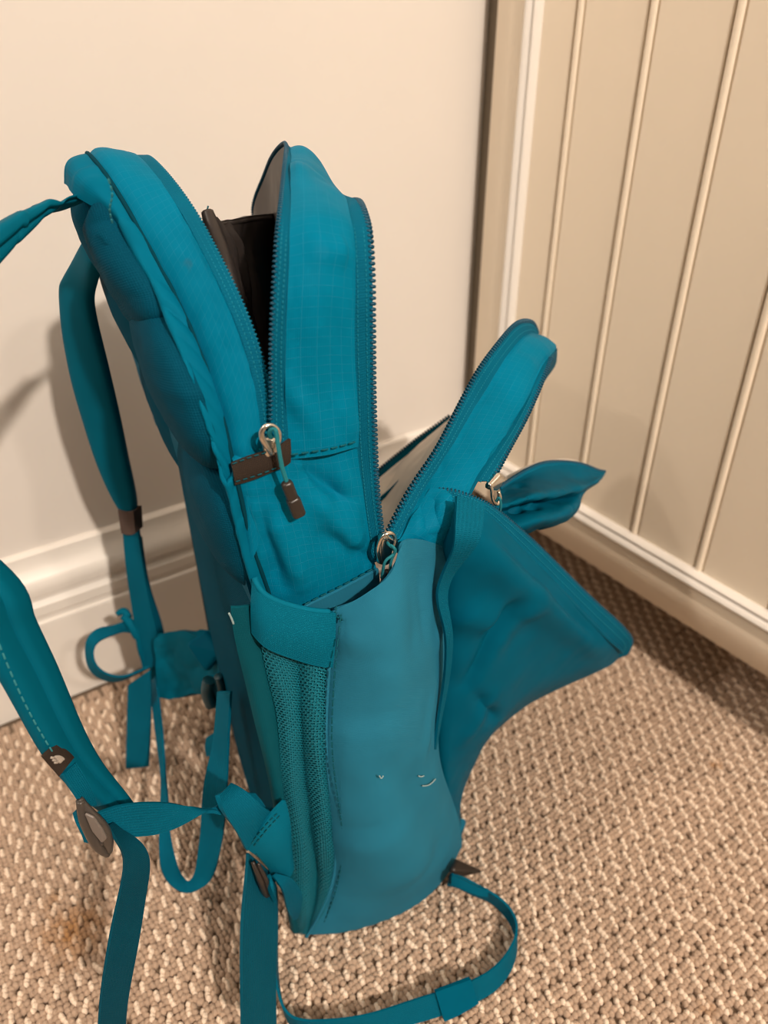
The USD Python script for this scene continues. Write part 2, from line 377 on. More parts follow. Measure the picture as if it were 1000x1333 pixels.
for k in range(4):
    g = usdkit.mesh(stage, f'/World/carpet_pile/dash_{k:03d}' if k else '/World/carpet_pile/dash', dash_mesh(k + 1, 3 if k else 2), MAT['carpet_cream'], smooth=True); protos.append(g.GetPath())
X0, X1, Y0, Y1 = -.45, .80, -.22, WALL_Y - .0195
GY = .0202 / 5
nx, ny = int((X1 - X0) / GX), int((Y1 - Y0) / GY)
ii, jj = np.meshgrid(np.arange(nx), np.arange(ny), indexing='ij')
shift = np.where((ii // 2) % 2 == 0, 0, 2.5)
phase = (jj + shift) % 5
taken = (ii % 2 == 0) & (phase < 3)                       # the places of the cream dashes
pos = np.stack([X0 + ii * GX + rng.normal(0, .00035, ii.shape), Y0 + jj * GY + rng.normal(0, .0004, ii.shape), -.0031 + rng.normal(0, .0003, ii.shape)], -1)[~taken]
kind = rng.integers(0, 3, len(pos)); ang = rng.uniform(-.5, .5, len(pos))
rows_, cells = np.meshgrid(np.arange(0, nx, 2), np.arange(int(ny / 5)), indexing='ij')
dp = np.stack([X0 + rows_ * GX, Y0 + (cells * 5 + 1.0 + np.where((rows_ // 2) % 2 == 0, 0, 2.5)) * GY, np.full(rows_.shape, -.0027)], -1).reshape(-1, 3)
dp[:, :2] += rng.normal(0, .0006, (len(dp), 2)); dk = 3 + rng.choice(4, len(dp), p=[.2, .27, .27, .26]); da = -.20 + rng.normal(0, .16, len(dp))
pos, kind, ang = np.vstack([pos, dp]), np.r_[kind, dk], np.r_[ang, da]
inst.CreatePrototypesRel().SetTargets(protos)
inst.CreatePositionsAttr(Vt.Vec3fArray.FromNumpy(pos.astype(np.float32)))
inst.CreateProtoIndicesAttr(Vt.IntArray.FromNumpy(kind.astype(np.int32)))
inst.CreateOrientationsAttr(Vt.QuathArray([Gf.Quath(float(math.cos(a / 2)), 0, 0, float(math.sin(a / 2))) for a in ang]))

# ------------------------------------------------------------------ panelled cupboard on the right: body and a boarded door
def xform(name, loc=(0, 0, 0), rz=0, label=None, cat=None, kind=None):
    x = UsdGeom.Xform.Define(stage, numbered('/World/' + name)); x.AddTranslateOp().Set(Gf.Vec3d(*map(float, loc)))
    if rz: x.AddRotateZOp().Set(rz)
    return tag(x, label, cat, None, kind)
cup = xform('cupboard', (DOOR_X, 0, 0), 0, 'cream painted built-in cupboard with tongue and groove boarded door beside the wall', 'cupboard')
HB, ED, TOP = .082, .617, 2.2
Y_NEAR = -.62
STILE, RAIL = .0375, .043
put('carcass', box(.026, .55, Y_NEAR, .6375, .082, TOP), 'cabinet_paint', cup)
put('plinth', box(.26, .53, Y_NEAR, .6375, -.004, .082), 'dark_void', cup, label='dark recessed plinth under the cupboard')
put('filler_strip', box(.009, .026, .610, .6395, .06, TOP), 'gap_shade_brown', cup, label='added dark brown strip painting the shade in the gap between door and wall')  # added strip: the shade of the door gap is put into its colour
door = put('door', join([box(0, .022, ED - STILE, ED, HB, TOP), box(0, .022, Y_NEAR + .01, Y_NEAR + STILE, HB, TOP), box(0, .022, Y_NEAR + STILE, ED - STILE, HB, HB + RAIL), box(0, .022, Y_NEAR + STILE, ED - STILE, TOP - .08, TOP)]), 'cabinet_paint', cup)
# boards
BOARD, REC = .0, .0075
pitch_b, edge0 = .0735, ED - STILE
def board_profile(w):
    """one board seen from above: (y along, x depth): flat face, bead and quirk at one side"""
    g = .0012
    pr = [(g, .006), (g, 0.0022), (g + .0008, .0004)]
    a = np.linspace(np.pi, 0, 9)
    pr += [(g + .0042 + .0034 * math.cos(t), .0012 - .0034 * math.sin(t) * .8) for t in a]     # bead
    pr += [(g + .0082, .0022), (g + .0094, .0022), (g + .0102, 0), (w - .0006, 0), (w, .0008), (w, .006)]
    return pr
def sweep_z(prof, y_start, z0, z1, x):
    """the profile runs towards the viewer (decreasing y) from y_start"""
    p = np.array(prof); n = len(p)
    v = np.vstack([np.c_[x + p[:, 1], y_start - p[:, 0], np.full(n, z)] for z in (z0, z1)])
    i = np.arange(n); j = (i + 1) % n
    f = np.stack([i, i + n, j + n, j], -1); return v, np.vstack([f[:, [0, 1, 2]], f[:, [0, 2, 3]]])
yb = edge0 - .022
first = True
yy = edge0
widths = [.0495] + [pitch_b] * 19
for k, w in enumerate(widths):
    if yy - w < Y_NEAR + STILE: w = yy - (Y_NEAR + STILE)
    if w <= .012: break
    pr = board_profile(w) if k else [(0, .006), (0, 0), (w, 0), (w, .006)]
    put('board', sweep_z(pr, yy, HB + RAIL - .004, TOP - .078, REC), 'cabinet_paint', door, smooth=30)
    yy -= w
# panel moulding: ogee on the inner edge of stile and rail
def mould(n=0):
    s = [(0, .010), (0, -.001), (.001, -.0030), (.0035, -.0042), (.006, -.0030), (.0072, -.0005), (.0082, .0004), (.0095, -.0006), (.0112, -.0008), (.0128, .0012), (.0138, .0045), (.0140, .010)]
    return s
v1 = sweep_z(mould(), edge0 + .001, HB + RAIL + .0, TOP - .08, 0.0)
put('moulding', v1, 'trim_paint', door, smooth=40)
p = np.array(mould()); n = len(p)
vv = np.vstack([np.c_[p[:, 1], np.full(n, y), HB + RAIL - .001 + p[:, 0]] for y in (Y_NEAR + STILE, edge0)])
i = np.arange(n); j = (i + 1) % n
ff = np.stack([i, i + n, j + n, j], -1); ff = np.vstack([ff[:, [0, 1, 2]], ff[:, [0, 2, 3]]])
put('moulding', (vv, ff), 'trim_paint', door, smooth=40)

# ================================================================== THE BACKPACK
bag = xform('backpack', BASE, math.degrees(TURN), 'teal hiking backpack standing unzipped on the carpet with its front pockets flopped open', 'backpack')

# ---- back arch: seam towards the straps, and the edge where the main zip is sewn
def half(curve):
    """near half of an arch up to its apex -> whole arch by mirroring across the bag's middle (w = .125)"""
    far = [L(p[0], .25 - p[1], p[2]) for p in curve[::-1]]
    return list(curve) + far
seam_near = [L(-.003, 0, .33), L(-.0035, .001, .365), L(-.004, .008, .400), L(-.006, .024, .427), L(-.010, .046, .450), L(-.017, .074, .475), L(-.024, .100, .495)]
zip_near = [L(.008, .0, .365), L(.0095, .002, .400), L(.0095, .007, .423), L(.007, .020, .447), L(.004, .040, .465), L(.001, .066, .481), L(-.003, .095, .4935)]
seam = half(seam_near + [L(-.027, .125, .500)])[:]
seam = list(np.array(half(seam_near)[:7])) + [L(-.027, .125, .501)] + [L(p[0], .25 - p[1], p[2]) for p in seam_near[::-1]]
zipb = list(zip_near) + [L(-.0055, .125, .499)] + [L(p[0], .25 - p[1], p[2]) for p in zip_near[::-1]]
teeth_b = [p + L(.0068, .0002, -.0004) for p in zipb]
seam_a, zip_a, teeth_a = (resample(np.array(x), 160) for x in (seam, zipb, teeth_b))
mid = (seam_a + zip_a) / 2
cen = np.array([-.01, .125, .36]); outw = mid - cen; outw[:, 0] = 0; outw /= np.linalg.norm(outw, axis=1, keepdims=True)
gus = loft([list(seam_a + outw * -.0015), list(seam_a * .8 + zip_a * .2 + outw * .0022), list(mid + outw * .0026), list(zip_a + outw * .0004)], 160, 24)
gus = wrinkle(gus, .0009, (60, 90, 60), 3)
gusset, _ = sheet('back_gusset', None, 'nylon_worn', bag, .0022, grid=gus)
put('piping', tube(list(seam_a + outw * .0006 + L(-.0004, 0, 0)), .0011, 160, 8), 'seam_dark', gusset)
zt = zipper(list(zip_a), list(teeth_a), bag, 160, out=(0, -1, 0), size=.6, pitch=.0020, tm='teeth_light')
# ---- binding roll between seam and the padded back
in_near = [(338, 800, .0015), (324, 755, .0015), (312, 712, .0015), (300, 665, .002), (290, 630, .003), (272, 572, .005), (251, 515, .011), (229, 457, .026), (208, 410, .040), (199, 382, .050), (168, 331, .070), (146, 288, .088)]
in_near = list(pts(in_near))
in_all = in_near + [L(-.040, .106, .486), L(-.041, .125, .488), L(-.040, .144, .486)] + [L(p[0], .25 - p[1], p[2]) for p in in_near[::-1]]
se_near = [(352, 790, .0005), (340, 745, 0), (325, 697, 0), (311, 637, 0), (304, 606, .0005)]
se_all = list(pts(se_near)) + seam[1:-1] + [L(p[0], .25 - p[1], p[2]) for p in pts(se_near)[::-1]]
def bylen(p, n=260): return resample(np.array(p), n, power=1)
sA, iA = bylen(se_all), bylen(in_all)
# pair stations of the two edges by arc share from the apex down
def halves(p, w_mid=.125):
    k = int(np.argmin(np.abs(p[:, 1] - w_mid) + (p[:, 2] < .45) * 9)); return np.vstack([resample(p[:k + 1], 130), resample(p[k:], 131)[1:]])
sA, iA = halves(sA), halves(iA)
oA = (sA + iA) / 2 - cen; oA[:, 0] = 0; oA /= np.linalg.norm(oA, axis=1, keepdims=True)
oA = oA * .7 + np.array([-.5, 0, 0])
bl = loft([list(sA), list(sA * .7 + iA * .3 + oA * .0028), list(sA * .35 + iA * .65 + oA * .0030), list(iA + L(.002, 0, 0))], 260, 24)
t_ = np.linspace(0, 1, 260)
pucker = np.clip(np.minimum(t_, 1 - t_) / .28, .25, 1)[None, :, None] * (meshkit.noise(np.stack([t_ * 120, t_ * 0, t_ * 0], 1), 5) - .5)[None, :, None] * np.sin(np.linspace(0, np.pi, 24))[:, None, None]
bl = bl + grid_normals(bl) * pucker * .0024
bind_part, _ = sheet('back_binding', None, 'binding', bag, .0016, grid=bl)
put('stitching', dashes([D(141, 233, -.031), D(146, 252, -.030), D(143, 272, -.031), D(147, 292, -.030)], .0022, .0013, .0004), 'thread_pale', bag, kind='stuff')

# ---- padded back
back = [[L(-.004, .004, .33), L(-.005, .10, .33), L(-.005, .15, .33), L(-.004, .246, .33)],
        [L(-.006, .020, .42), L(-.010, .10, .42), L(-.010, .15, .42), L(-.006, .23, .42)],
        [L(-.022, .075, .475), L(-.024, .11, .478), L(-.024, .14, .478), L(-.022, .175, .475)]]
lowb = [[L(.016, .010, .02), L(.018, .10, .02), L(.020, .15, .02), L(.030, .240, .02)], [L(.012, .010, .15), L(.012, .10, .15), L(.014, .15, .15), L(.024, .242, .15)], [L(.008, .010, .26), L(.006, .10, .26), L(.008, .15, .26), L(.018, .242, .26)]]
sheet('back_panel', lowb + back, 'nylon_deep', bag, .003, 50, 60)
IN = np.array(in_near)[np.argsort([p[2] for p in in_near])]
def pad(za, zb, near, dep):
    """cushion between two height limits at the edge of the back: super-ellipse outline, domed towards the wearer; the pads slope down to the far side"""
    n = 44; a = np.linspace(-1, 1, n); U, V = np.meshgrid(a, a)
    r = (np.abs(U) ** 3.2 + np.abs(V) ** 3.2) ** (1 / 3.2); k = np.maximum(np.abs(U), np.abs(V)) / np.maximum(r, 1e-9)
    U, V = U * k, V * k
    h = np.clip(1 - ((np.abs(U) ** 3.2 + np.abs(V) ** 3.2) ** (1 / 3.2)) ** 2.4, 0, 1) ** .5
    z = (za + zb) / 2 + V * (zb - za) / 2
    wi, di = np.interp(z, IN[:, 2], IN[:, 1]), np.interp(z, IN[:, 2], IN[:, 0])
    wl = wi - .001; wr_ = np.full_like(wl, .120)
    w = wl + (U + 1) / 2 * (wr_ - wl)
    d = di + .004 - h * dep
    d = d + (w - wi) * np.interp(z, [.30, .42, .48], [.075, .045, .0])
    z = z - np.interp(za, [.37, .44], [.12, .34]) * (w - wi)
    if not near:
        w = .25 - w; d = d + (.25 - 2 * (.25 - w)) * np.interp(z, [.26, .40, .48], [.075, .03, 0])
    return wrinkle(np.stack([d, w, z], -1), .0007, (50, 50, 70), int(za * 100))
for near in (True, False):
    for (za, zb, dep) in ((.440, .490, .016), (.374, .450, .017), (.303, .380, .017)):
        sheet('back_pad', None, 'pad_mesh', bag, .0022, grid=pad(za, zb, near, dep))
lr = []
for z, dn, dm, df_ in ((.345, .004, -.001, .010), (.31, .001, -.006, .010), (.26, .0, -.007, .012), (.20, .001, -.006, .015), (.14, .002, -.003, .018), (.08, .004, .001, .020), (.03, .008, .007, .024), (.012, .014, .016, .030)):
    lr.append([L(dn, .016, z), L(dn * .6 + dm * .4 - .002, .05, z), L(dm, .10, z), L(dm * .5 + df_ * .5 - .002, .17, z), L(df_ - .001, .225, z), L(df_ + .006, .248, z)])
sheet('lumbar_panel', lr, 'pad_mesh', bag, .002, 60, 60)
sheet('back_side_band', [[(300, 790, -.001), (309, 790, -.0015), (322, 788, -.001), (336, 786, .003)],
                         [(303, 815, .000), (314, 816, -.001), (330, 816, -.001), (346, 816, .005)],
                         [(316, 870, .002), (326, 872, -.001), (342, 872, -.001), (360, 872, .006)],
                         [(333, 940, .003), (342, 942, -.001), (356, 942, -.001), (374, 942, .006)],
                         [(350, 1010, .004), (357, 1012, -.001), (368, 1012, -.001), (382, 1012, .006)],
                         [(361, 1070, .005), (367, 1072, -.001), (376, 1072, -.001), (388, 1072, .006)],
                         [(369, 1130, .005), (374, 1132, 0), (382, 1132, 0), (394, 1132, .006)],
                         [(377, 1195, .006), (381, 1196, .002), (388, 1196, .002), (398, 1196, .008)],
                         [(383, 1222, .010), (386, 1223, .006), (392, 1224, .006), (402, 1224, .010)]], 'lumbar', bag, .0018, 30, 80)
put('scuff_mark', tube([(298, 798, -.0025), (301, 804, -.0025), (304, 812, -.0022)], .0006, 10, 6), 'scuff', bag, label='pale scuff on the dark lower back')

# ---- inner body that carries the lower half
def body_ring(z):
    k = np.interp(z, [.008, .03, .08, .33], [.80, .92, 1, 1]); a = np.linspace(0, 2 * np.pi, 64, endpoint=False)
    cd, hd = np.interp(z, [0, .15, .33], [.062, .062, .036]), np.interp(z, [0, .15, .33], [.056, .058, .034])
    e = .45
    return np.stack([cd + hd * k * np.sign(np.cos(a)) * np.abs(np.cos(a)) ** e, .128 + .114 * k * np.sign(np.sin(a)) * np.abs(np.sin(a)) ** e, np.full(64, z)], 1)
zs = np.array([.006, .012, .03, .06, .1, .15, .2, .25, .30, .33])
ring = np.array([body_ring(z) for z in zs]); nr, nk = ring.shape[:2]
v = ring.reshape(-1, 3); i = np.arange((nr - 1) * nk); j = (i // nk) * nk + (i + 1) % nk
f = np.stack([i, j, j + nk, i + nk], -1); f = np.vstack([f[:, [0, 1, 2]], f[:, [0, 2, 3]]])
v = np.vstack([v, ring[0].mean(0), ring[-1].mean(0)]); ki = np.arange(nk); kj = (ki + 1) % nk
f = np.vstack([f, np.stack([kj, ki, np.full(nk, nr * nk)], -1), np.stack([ki + (nr - 1) * nk, kj + (nr - 1) * nk, np.full(nk, nr * nk + 1)], -1)])
put('main_body', (v, f), 'body_dark', bag, True)

# ---- front half of the main compartment
rim_t = [(352, 560, -.001), (353, 515, 0), (353, 470, 0), (355, 404, .001), (358, 350, .006), (361, 305, .014), (366, 262, .034), (370, 222, .068), (372.5, 198, .097), (372, 187, .128), (364, 191, .158), (352, 208, .190), (341, 235, .222), (329, 274, .243)]
rim_t3 = list(pts(rim_t)) + [L(.088, .250, .42), L(.062, .252, .37), L(.04, .25, .33)]
rim_s = [(377, 597, -.0035), (373, 530, -.001), (371, 470, -.001), (373, 404, 0), (376, 350, .004), (378, 305, .012), (380, 262, .032), (380, 224, .066), (379, 204, .096), (378, 194, .128)]
rim_s3 = list(pts(rim_s)) + [L(.088, .158, .491), L(.093, .190, .480), L(.096, .222, .466), L(.096, .245, .444), L(.090, .252, .42), L(.07, .254, .37), L(.05, .252, .33)]
fe = [(464, 580, -.0025), (463, 515, -.001), (461, 470, -.001), (460, 404, .0), (460, 362, .003), (458, 314, .010), (453.5, 282, .022), (445, 256, .052), (430, 237, .085), (413, 213, .122)]
fe3 = list(pts(fe)) + [L(.096, .158, .478), L(.102, .190, .470), L(.106, .222, .456), L(.107, .243, .436), L(.102, .251, .41), L(.085, .252, .37), L(.078, .252, .33)]
rs, fs = resample(np.array(rim_s3), 160), resample(np.array(fe3), 160)
# keep the stations of both edges side by side: station by height on the near run, by w over the top
def stations(p, n=160):
    p = np.array(p); key = np.linspace(0, 1, len(p)); c = CubicSpline(key, p, bc_type='natural'); return c(np.linspace(0, 1, n))
rs, fs, rt_ = stations(rim_s3), stations(fe3), stations(rim_t3)
bul = np.zeros_like(rs); c2 = np.array([.07, .125, .36]); o2 = (rs + fs) / 2 - c2; o2[:, 0] = 0; o2 /= np.linalg.norm(o2, axis=1, keepdims=True)
fg = loft([list(rs), list(rs * .65 + fs * .35 + o2 * .0035), list(rs * .3 + fs * .7 + o2 * .003), list(fs)], 160, 50)
fg = wrinkle(fg, .0012, (35, 60, 25), 11)
for fo in [((388, 222, .07), (398, 300, .02), .0045, -.006), ((398, 300, .02), (412, 330, .006), .005, -.006), ((412, 330, .006), (446, 332, .006), .0045, -.0045), ((408, 232, .08), (424, 300, .02), .005, .005), ((430, 262, .05), (440, 320, .01), .005, -.004), ((376, 500, 0), (428, 585, 0), .005, -.004), ((436, 520, 0), (455, 565, 0), .005, -.0025), ((384, 420, 0), (392, 540, 0), .006, .002), ((430, 400, 0), (426, 560, 0), .006, .0015)]:
    fg = crease(fg, *fo)
fg_part, _ = sheet('front_gusset', None, 'nylon', bag, .0020, grid=fg)
zipper(list(rs), list(rt_), bag, 160, size=.75, pitch=.0021)
put('stitching', dashes([(379, 592, -.0080), (400, 589, -.0090), (430, 584, -.0090), (463, 575, -.0070)], .0032, .0016, .0005), 'thread', fg_part, kind='stuff')

# second zip: the near edge of the rear half
t2 = [(487, 734, -.001), (480, 705, -.001), (472, 650, -.001), (464, 578, -.001)] + fe[1:-1]
t2t = [(501, 722, -.003), (499, 706, -.003), (492, 650, -.002), (488, 578, -.002), (486, 515, -.002), (485.5, 470, -.002), (485, 404, -.001), (484.5, 362, .002), (482, 312, .010), (477, 284, .021), (466, 261, .046), (452, 252, .080)]
t23 = list(pts(t2)); t2t3 = list(pts(t2t))
far = [L(.100, .125, .468), L(.104, .158, .465), L(.109, .190, .459), L(.113, .222, .446), L(.114, .240, .43), L(.108, .250, .41)]
t2a, t2b = stations(t23 + [fe3[9]] + fe3[10:15], 200), stations(t2t3[:-1] + [L(.0935, .092, .474)] + far, 200)
zipper(list(t2a + L(-.0022, .0004, 0)), list(t2b), bag, 200, out=(0, -1, 0))

# wall between the two compartments
div = []
for z, w0 in ((.33, .002), (.38, .002), (.43, .004), (.462, .014), (.478, .040), (.485, .075)):
    dd = np.interp(z, [.33, .40, .46, .485], [.064, .054, .058, .072])
    df = np.interp(z, [.33, .40, .46, .485], [.072, .088, .104, .100])
    div.append([L(dd, w0 + .002, z), L(dd * .6 + df * .4, .09, z), L(dd * .4 + df * .6, .16, z), L(df, .248 - w0, z)])
sheet('divider_panel', div, 'nylon_deep', bag, .002, 40, 40)
# grey lining inside the mouth
li = []
for r in div[:-1]: li.append([q + L(-.0085, .001, -.003) for q in r[:2]] + [r[2] * [1, .8, 1] + r[1] * [0, .2, 0] + L(-.004, 0, -.004)])
sheet('lining', li, 'lining', bag, .0012, 50, 50, wr=dict(amp=.003, scale=(30, 30, 20), seed=5))
fr_i = rt_[92:152:3] + L(.0002, -.0018, -.0012)
dn_ = np.array([L(.060 + .004 * math.sin(k), .10 + .006 * k, .40 - .004 * k) for k in range(len(fr_i))])
sheet('lining', [list(fr_i), list(fr_i * .7 + dn_ * .3 + L(.006, 0, 0)), list(fr_i * .35 + dn_ * .65 + L(.006, 0, 0)), list(dn_)], 'lining_grey', bag, .001, 50, 40, wr=dict(amp=.002, scale=(40, 40, 25), seed=15), label='dark grey lining behind the rim of the main opening')
bkl = []
for z, w0 in ((.33, .004), (.40, .014), (.44, .042), (.462, .070), (.478, .105)):
    db = np.interp(z, [.33, .42, .485], [.004, .001, -.008]); bkl.append([L(db, w0, z), L(db, .09, z), L(db, .16, z), L(db, .25 - w0, z)])
sheet('lining', bkl, 'lining', bag, .001, 40, 40)
# sleeve hanging inside: its folded top edge runs away from the viewer
sl = [[(264, 283, .078), (276, 283, .085), (283, 288, .105), (318, 282, .150), (352, 278, .195), (372, 276, .22)],
      [(279, 312, .068), (290, 312, .080), (298, 318, .10), (325, 318, .150), (352, 316, .19), (372, 314, .215)],
      [(301, 378, .050), (308, 382, .060), (316, 388, .085), (336, 390, .13), (352, 392, .17), (370, 392, .20)],
      [(324, 452, .034), (328, 455, .045), (332, 458, .065), (342, 460, .10), (352, 462, .14), (366, 464, .17)],
      [(342, 528, .022), (344, 530, .03), (346, 532, .045), (350, 536, .07), (354, 540, .10), (360, 544, .13)],
      [(352, 590, .018), (353, 590, .025), (354, 590, .04), (356, 590, .06), (358, 590, .09), (362, 592, .12)]]
slv, slg = sheet('laptop_sleeve', sl, 'lining', bag, .0014, 90, 90, wr=dict(amp=.0035, scale=(26, 26, 16), seed=9),
                 folds=[((300, 300, .12), (318, 400, .09), .006, .004), ((325, 300, .15), (340, 440, .1), .007, -.005), ((284, 300, .09), (322, 420, .05), .006, .005), ((322, 420, .05), (345, 520, .02), .005, .004)])
put('hem', tube([q + L(-.001, -.001, -.0005) for q in slg[1, 4::6]], .0016, 90, 8), 'lining', slv)
put('binding_tube', tube([(270, 276, .080), (275, 292, .076), (285, 320, .068), (294, 345, .060), (302, 372, .053), (305, 388, .050), (301, 404, .046), (310, 430, .040), (326, 470, .03)], [.0030, .0042, .0046, .0046, .0042, .0036, .003, .0026, .002], 80, 10), 'lining', slv)
put('loose_thread', tube([(268, 277, .080), (270, 272, .080), (271, 268, .080)], .0004, 8, 5), 'thread', slv)
put('stitching', dashes([q + L(-.0012, -.0012, 0) for q in slg[10, 25:86:6]], .003, .0018, .0003), 'thread', slv, kind='stuff')

# ---- near side below the zip
sp, spg = sheet('side_panel', [[(304, 598, .003), (338, 560, .004), (372, 548, .003), (420, 552, .003), (463, 548, .002)],
                      [(306, 608, .0), (340, 596, -.001), (372, 590, -.0015), (420, 592, -.001), (464, 582, -.0005)],
                      [(312, 640, .0), (350, 640, -.004), (390, 640, -.005), (432, 640, -.004), (471, 640, -.001)],
                      [(326, 700, .0), (368, 700, -.005), (410, 700, -.006), (450, 702, -.004), (480, 704, -.001)],
                      [(344, 758, .001), (380, 762, -.003), (415, 758, -.004), (455, 745, -.003), (488, 736, -.001)],
                      [(356, 806, .003), (390, 808, .001), (430, 804, .001), (465, 790, .001), (494, 772, .001)]], 'nylon', bag, .002, 70, 70,
      wr=dict(amp=.002, scale=(40, 60, 20), seed=21),
      folds=[((352, 660, -.003), (392, 755, -.003), .006, .0045), ((335, 650, -.002), (368, 760, -.002), .005, -.004), ((400, 640, -.004), (470, 715, -.003), .006, .0045), ((385, 605, -.004), (455, 650, -.003), .004, -.0035), ((420, 690, -.004), (480, 725, -.002), .005, -.004), ((330, 640, -.002), (345, 740, -.001), .0035, .003), ((382, 600, -.002), (402, 625, -.004), .003, .003), ((440, 600, -.002), (462, 690, -.002), .005, .0025)])
put('piping', tube([(303, 602, -.0005), (311, 635, -.0015), (325, 695, -.0015), (340, 743, -.0012), (352, 778, 0)], .0011, 40, 8), 'seam_dark', sp)
put('stitching', dashes([(397, 787, -.0062), (420, 775, -.0065), (448, 761, -.0065), (470, 749, -.006), (490, 738, -.005)], .003, .0016, .0005), 'thread', sp, kind='stuff')
fpg = spg.copy(); fpg[..., 1] = .252 - fpg[..., 1]
fpg[..., 0] += np.interp(fpg[..., 2], [.30, .40], [.008, .004])
sheet('side_panel', None, 'nylon', bag, .002, grid=fpg)
fp2 = loft([[L(.0, .246, .42), L(.05, .251, .42), L(.105, .250, .42)], [L(.003, .249, .37), L(.05, .253, .37), L(.088, .252, .37)], [L(.006, .250, .32), L(.05, .254, .32), L(.082, .252, .32)]], 30, 24)
sheet('side_panel', None, 'nylon', bag, .002, grid=fp2)
# strip inside the bottle pocket, below the sewn line
sheet('pocket_lining', [[(390, 792, -.0045), (420, 778, -.005), (448, 764, -.005), (492, 740, -.004)], [(392, 830, .0), (425, 820, 0), (455, 810, 0), (498, 790, 0)]], 'stretch', bag, .0015, 40, 16)

# ---- stretch front of the bottle pocket
st_rows = [[(435, 794, -.012), (470, 777, -.017), (497, 757, -.020), (514, 733, -.018), (523, 708, -.016), (536, 702, -.013), (562, 706, -.008), (590, 717, -.002)],
           [(431, 830, -.013), (455, 828, -.022), (485, 822, -.027), (510, 815, -.028), (530, 808, -.026), (545, 802, -.022), (562, 795, -.014), (580, 788, -.004)],
           [(427, 880, -.013), (452, 880, -.024), (482, 880, -.031), (510, 880, -.033), (530, 880, -.031), (548, 880, -.026), (565, 878, -.016), (579, 872, -.003)],
           [(424, 960, -.013), (448, 960, -.025), (478, 960, -.033), (506, 960, -.036), (528, 960, -.034), (546, 960, -.029), (560, 960, -.021), (569, 958, -.010)],
           [(432, 1040, -.012), (455, 1040, -.024), (485, 1040, -.033), (512, 1040, -.036), (538, 1040, -.034), (560, 1042, -.026), (577, 1044, -.014), (589, 1046, -.002)],
           [(438, 1100, -.010), (460, 1105, -.022), (488, 1106, -.030), (516, 1106, -.033), (545, 1104, -.029), (570, 1102, -.019), (588, 1100, -.006), (600, 1098, .010)],
           [(424, 1168, -.005), (450, 1172, -.014), (480, 1172, -.021), (512, 1170, -.023), (542, 1164, -.019), (567, 1156, -.010), (586, 1145, .004), (597, 1130, .022)],
           [(396, 1222, .002), (425, 1226, -.004), (460, 1222, -.006), (495, 1212, -.005), (528, 1200, .000), (556, 1184, .008), (578, 1163, .018), (592, 1142, .034)],
           [L(.012, .016, .004), L(.022, .012, .003), L(.036, .012, .002), L(.050, .014, .002), L(.066, .018, .003), L(.082, .026, .004), L(.096, .036, .006), L(.110, .05, .008)],
           [L(.012, .10, .006), L(.022, .10, .004), L(.036, .10, .003), L(.050, .10, .003), L(.066, .10, .004), L(.082, .10, .005), L(.096, .10, .007), L(.110, .10, .008)]]
stp, stg = sheet('stretch_pocket', st_rows, 'stretch', bag, .002, 90, 130, wr=dict(amp=.0012, scale=(18, 18, 14), seed=31),
      folds=[((548, 735, -.014), (556, 830, -.02), .005, -.003), ((575, 725, -.004), (566, 840, -.01), .004, .003), ((560, 900, -.018), (552, 980, -.026), .005, .002), ((455, 830, -.02), (474, 960, -.03), .022, -.005), ((470, 1070, -.026), (545, 1135, -.024), .028, .006), ((515, 1000, -.035), (575, 1105, -.016), .011, -.004), ((505, 770, -.024), (515, 900, -.032), .012, .0025), ((532, 720, -.014), (540, 850, -.026), .008, -.0025)])
put('stitching', dashes([(444, 800, -.0165), (438, 850, -.0225), (434, 900, -.0245), (432, 960, -.0245), (437, 1020, -.0225), (446, 1085, -.0195), (446, 1110, -.0165), (437, 1160, -.0125), (420, 1205, -.005)], .0042, .0022, .00045), 'thread', stp, kind='stuff')
put('seam_edge', tube([(435.5, 795, -.0135), (430, 850, -.0145), (425.5, 910, -.0145), (424.5, 965, -.0145), (431, 1035, -.0135), (437.5, 1100, -.0115), (432, 1150, -.0085), (416, 1190, -.0045), (397, 1223, .0005)], .0012, 80, 8), 'stretch', stp)
put('stitching', dashes([(438, 789, -.014), (437, 797, -.015), (440, 804, -.0155), (446, 806, -.0165), (442, 812, -.016)], .002, .0008, .0005), 'thread', stp, kind='stuff')
for k, (a, b, c) in enumerate([((494, 1010, -.0385), (497, 1013, -.0385), (499, 1010, -.0385)), ((545, 1010, -.032), (549, 1011, -.0315), (552, 1010, -.031)), ((550, 1023, -.0315), (560, 1021, -.0285), (567, 1014, -.025))]):
    put('scuff_mark', tube([a, b, c], .00045, 10, 5), 'scuff', stp, label='small pale scuff on the stretch pocket')

# ---- knitted mesh side of the bottle pocket, folded once
m1 = [[(338, 825, -.003), (352, 838, -.006), (370, 848, -.007), (392, 856, -.006)],
      [(349, 880, -.002), (362, 882, -.006), (378, 884, -.008), (394, 886, -.004)],
      [(358, 915, -.002), (368, 918, -.006), (382, 920, -.008), (395, 922, -.003)],
      [(366, 990, -.002), (375, 992, -.006), (386, 994, -.007), (398, 996, -.002)],
      [(371, 1050, -.001), (382, 1055, -.005), (394, 1060, -.006), (405, 1064, -.002)],
      [(376, 1100, 0), (388, 1105, -.005), (400, 1110, -.006), (413, 1116, -.001)],
      [(379, 1145, .001), (388, 1150, -.003), (400, 1152, -.004), (414, 1154, 0)],
      [(385, 1195, .003), (390, 1200, .0), (396, 1204, -.001), (402, 1208, .002)],
      [(388, 1215, .006), (391, 1218, .003), (395, 1220, .002), (400, 1222, .004)]]
sheet('mesh_side', m1, 'mesh_knit', bag, .0012, 40, 90, wr=dict(amp=.0012, scale=(60, 60, 18), seed=41), label='teal knitted mesh with open holes')
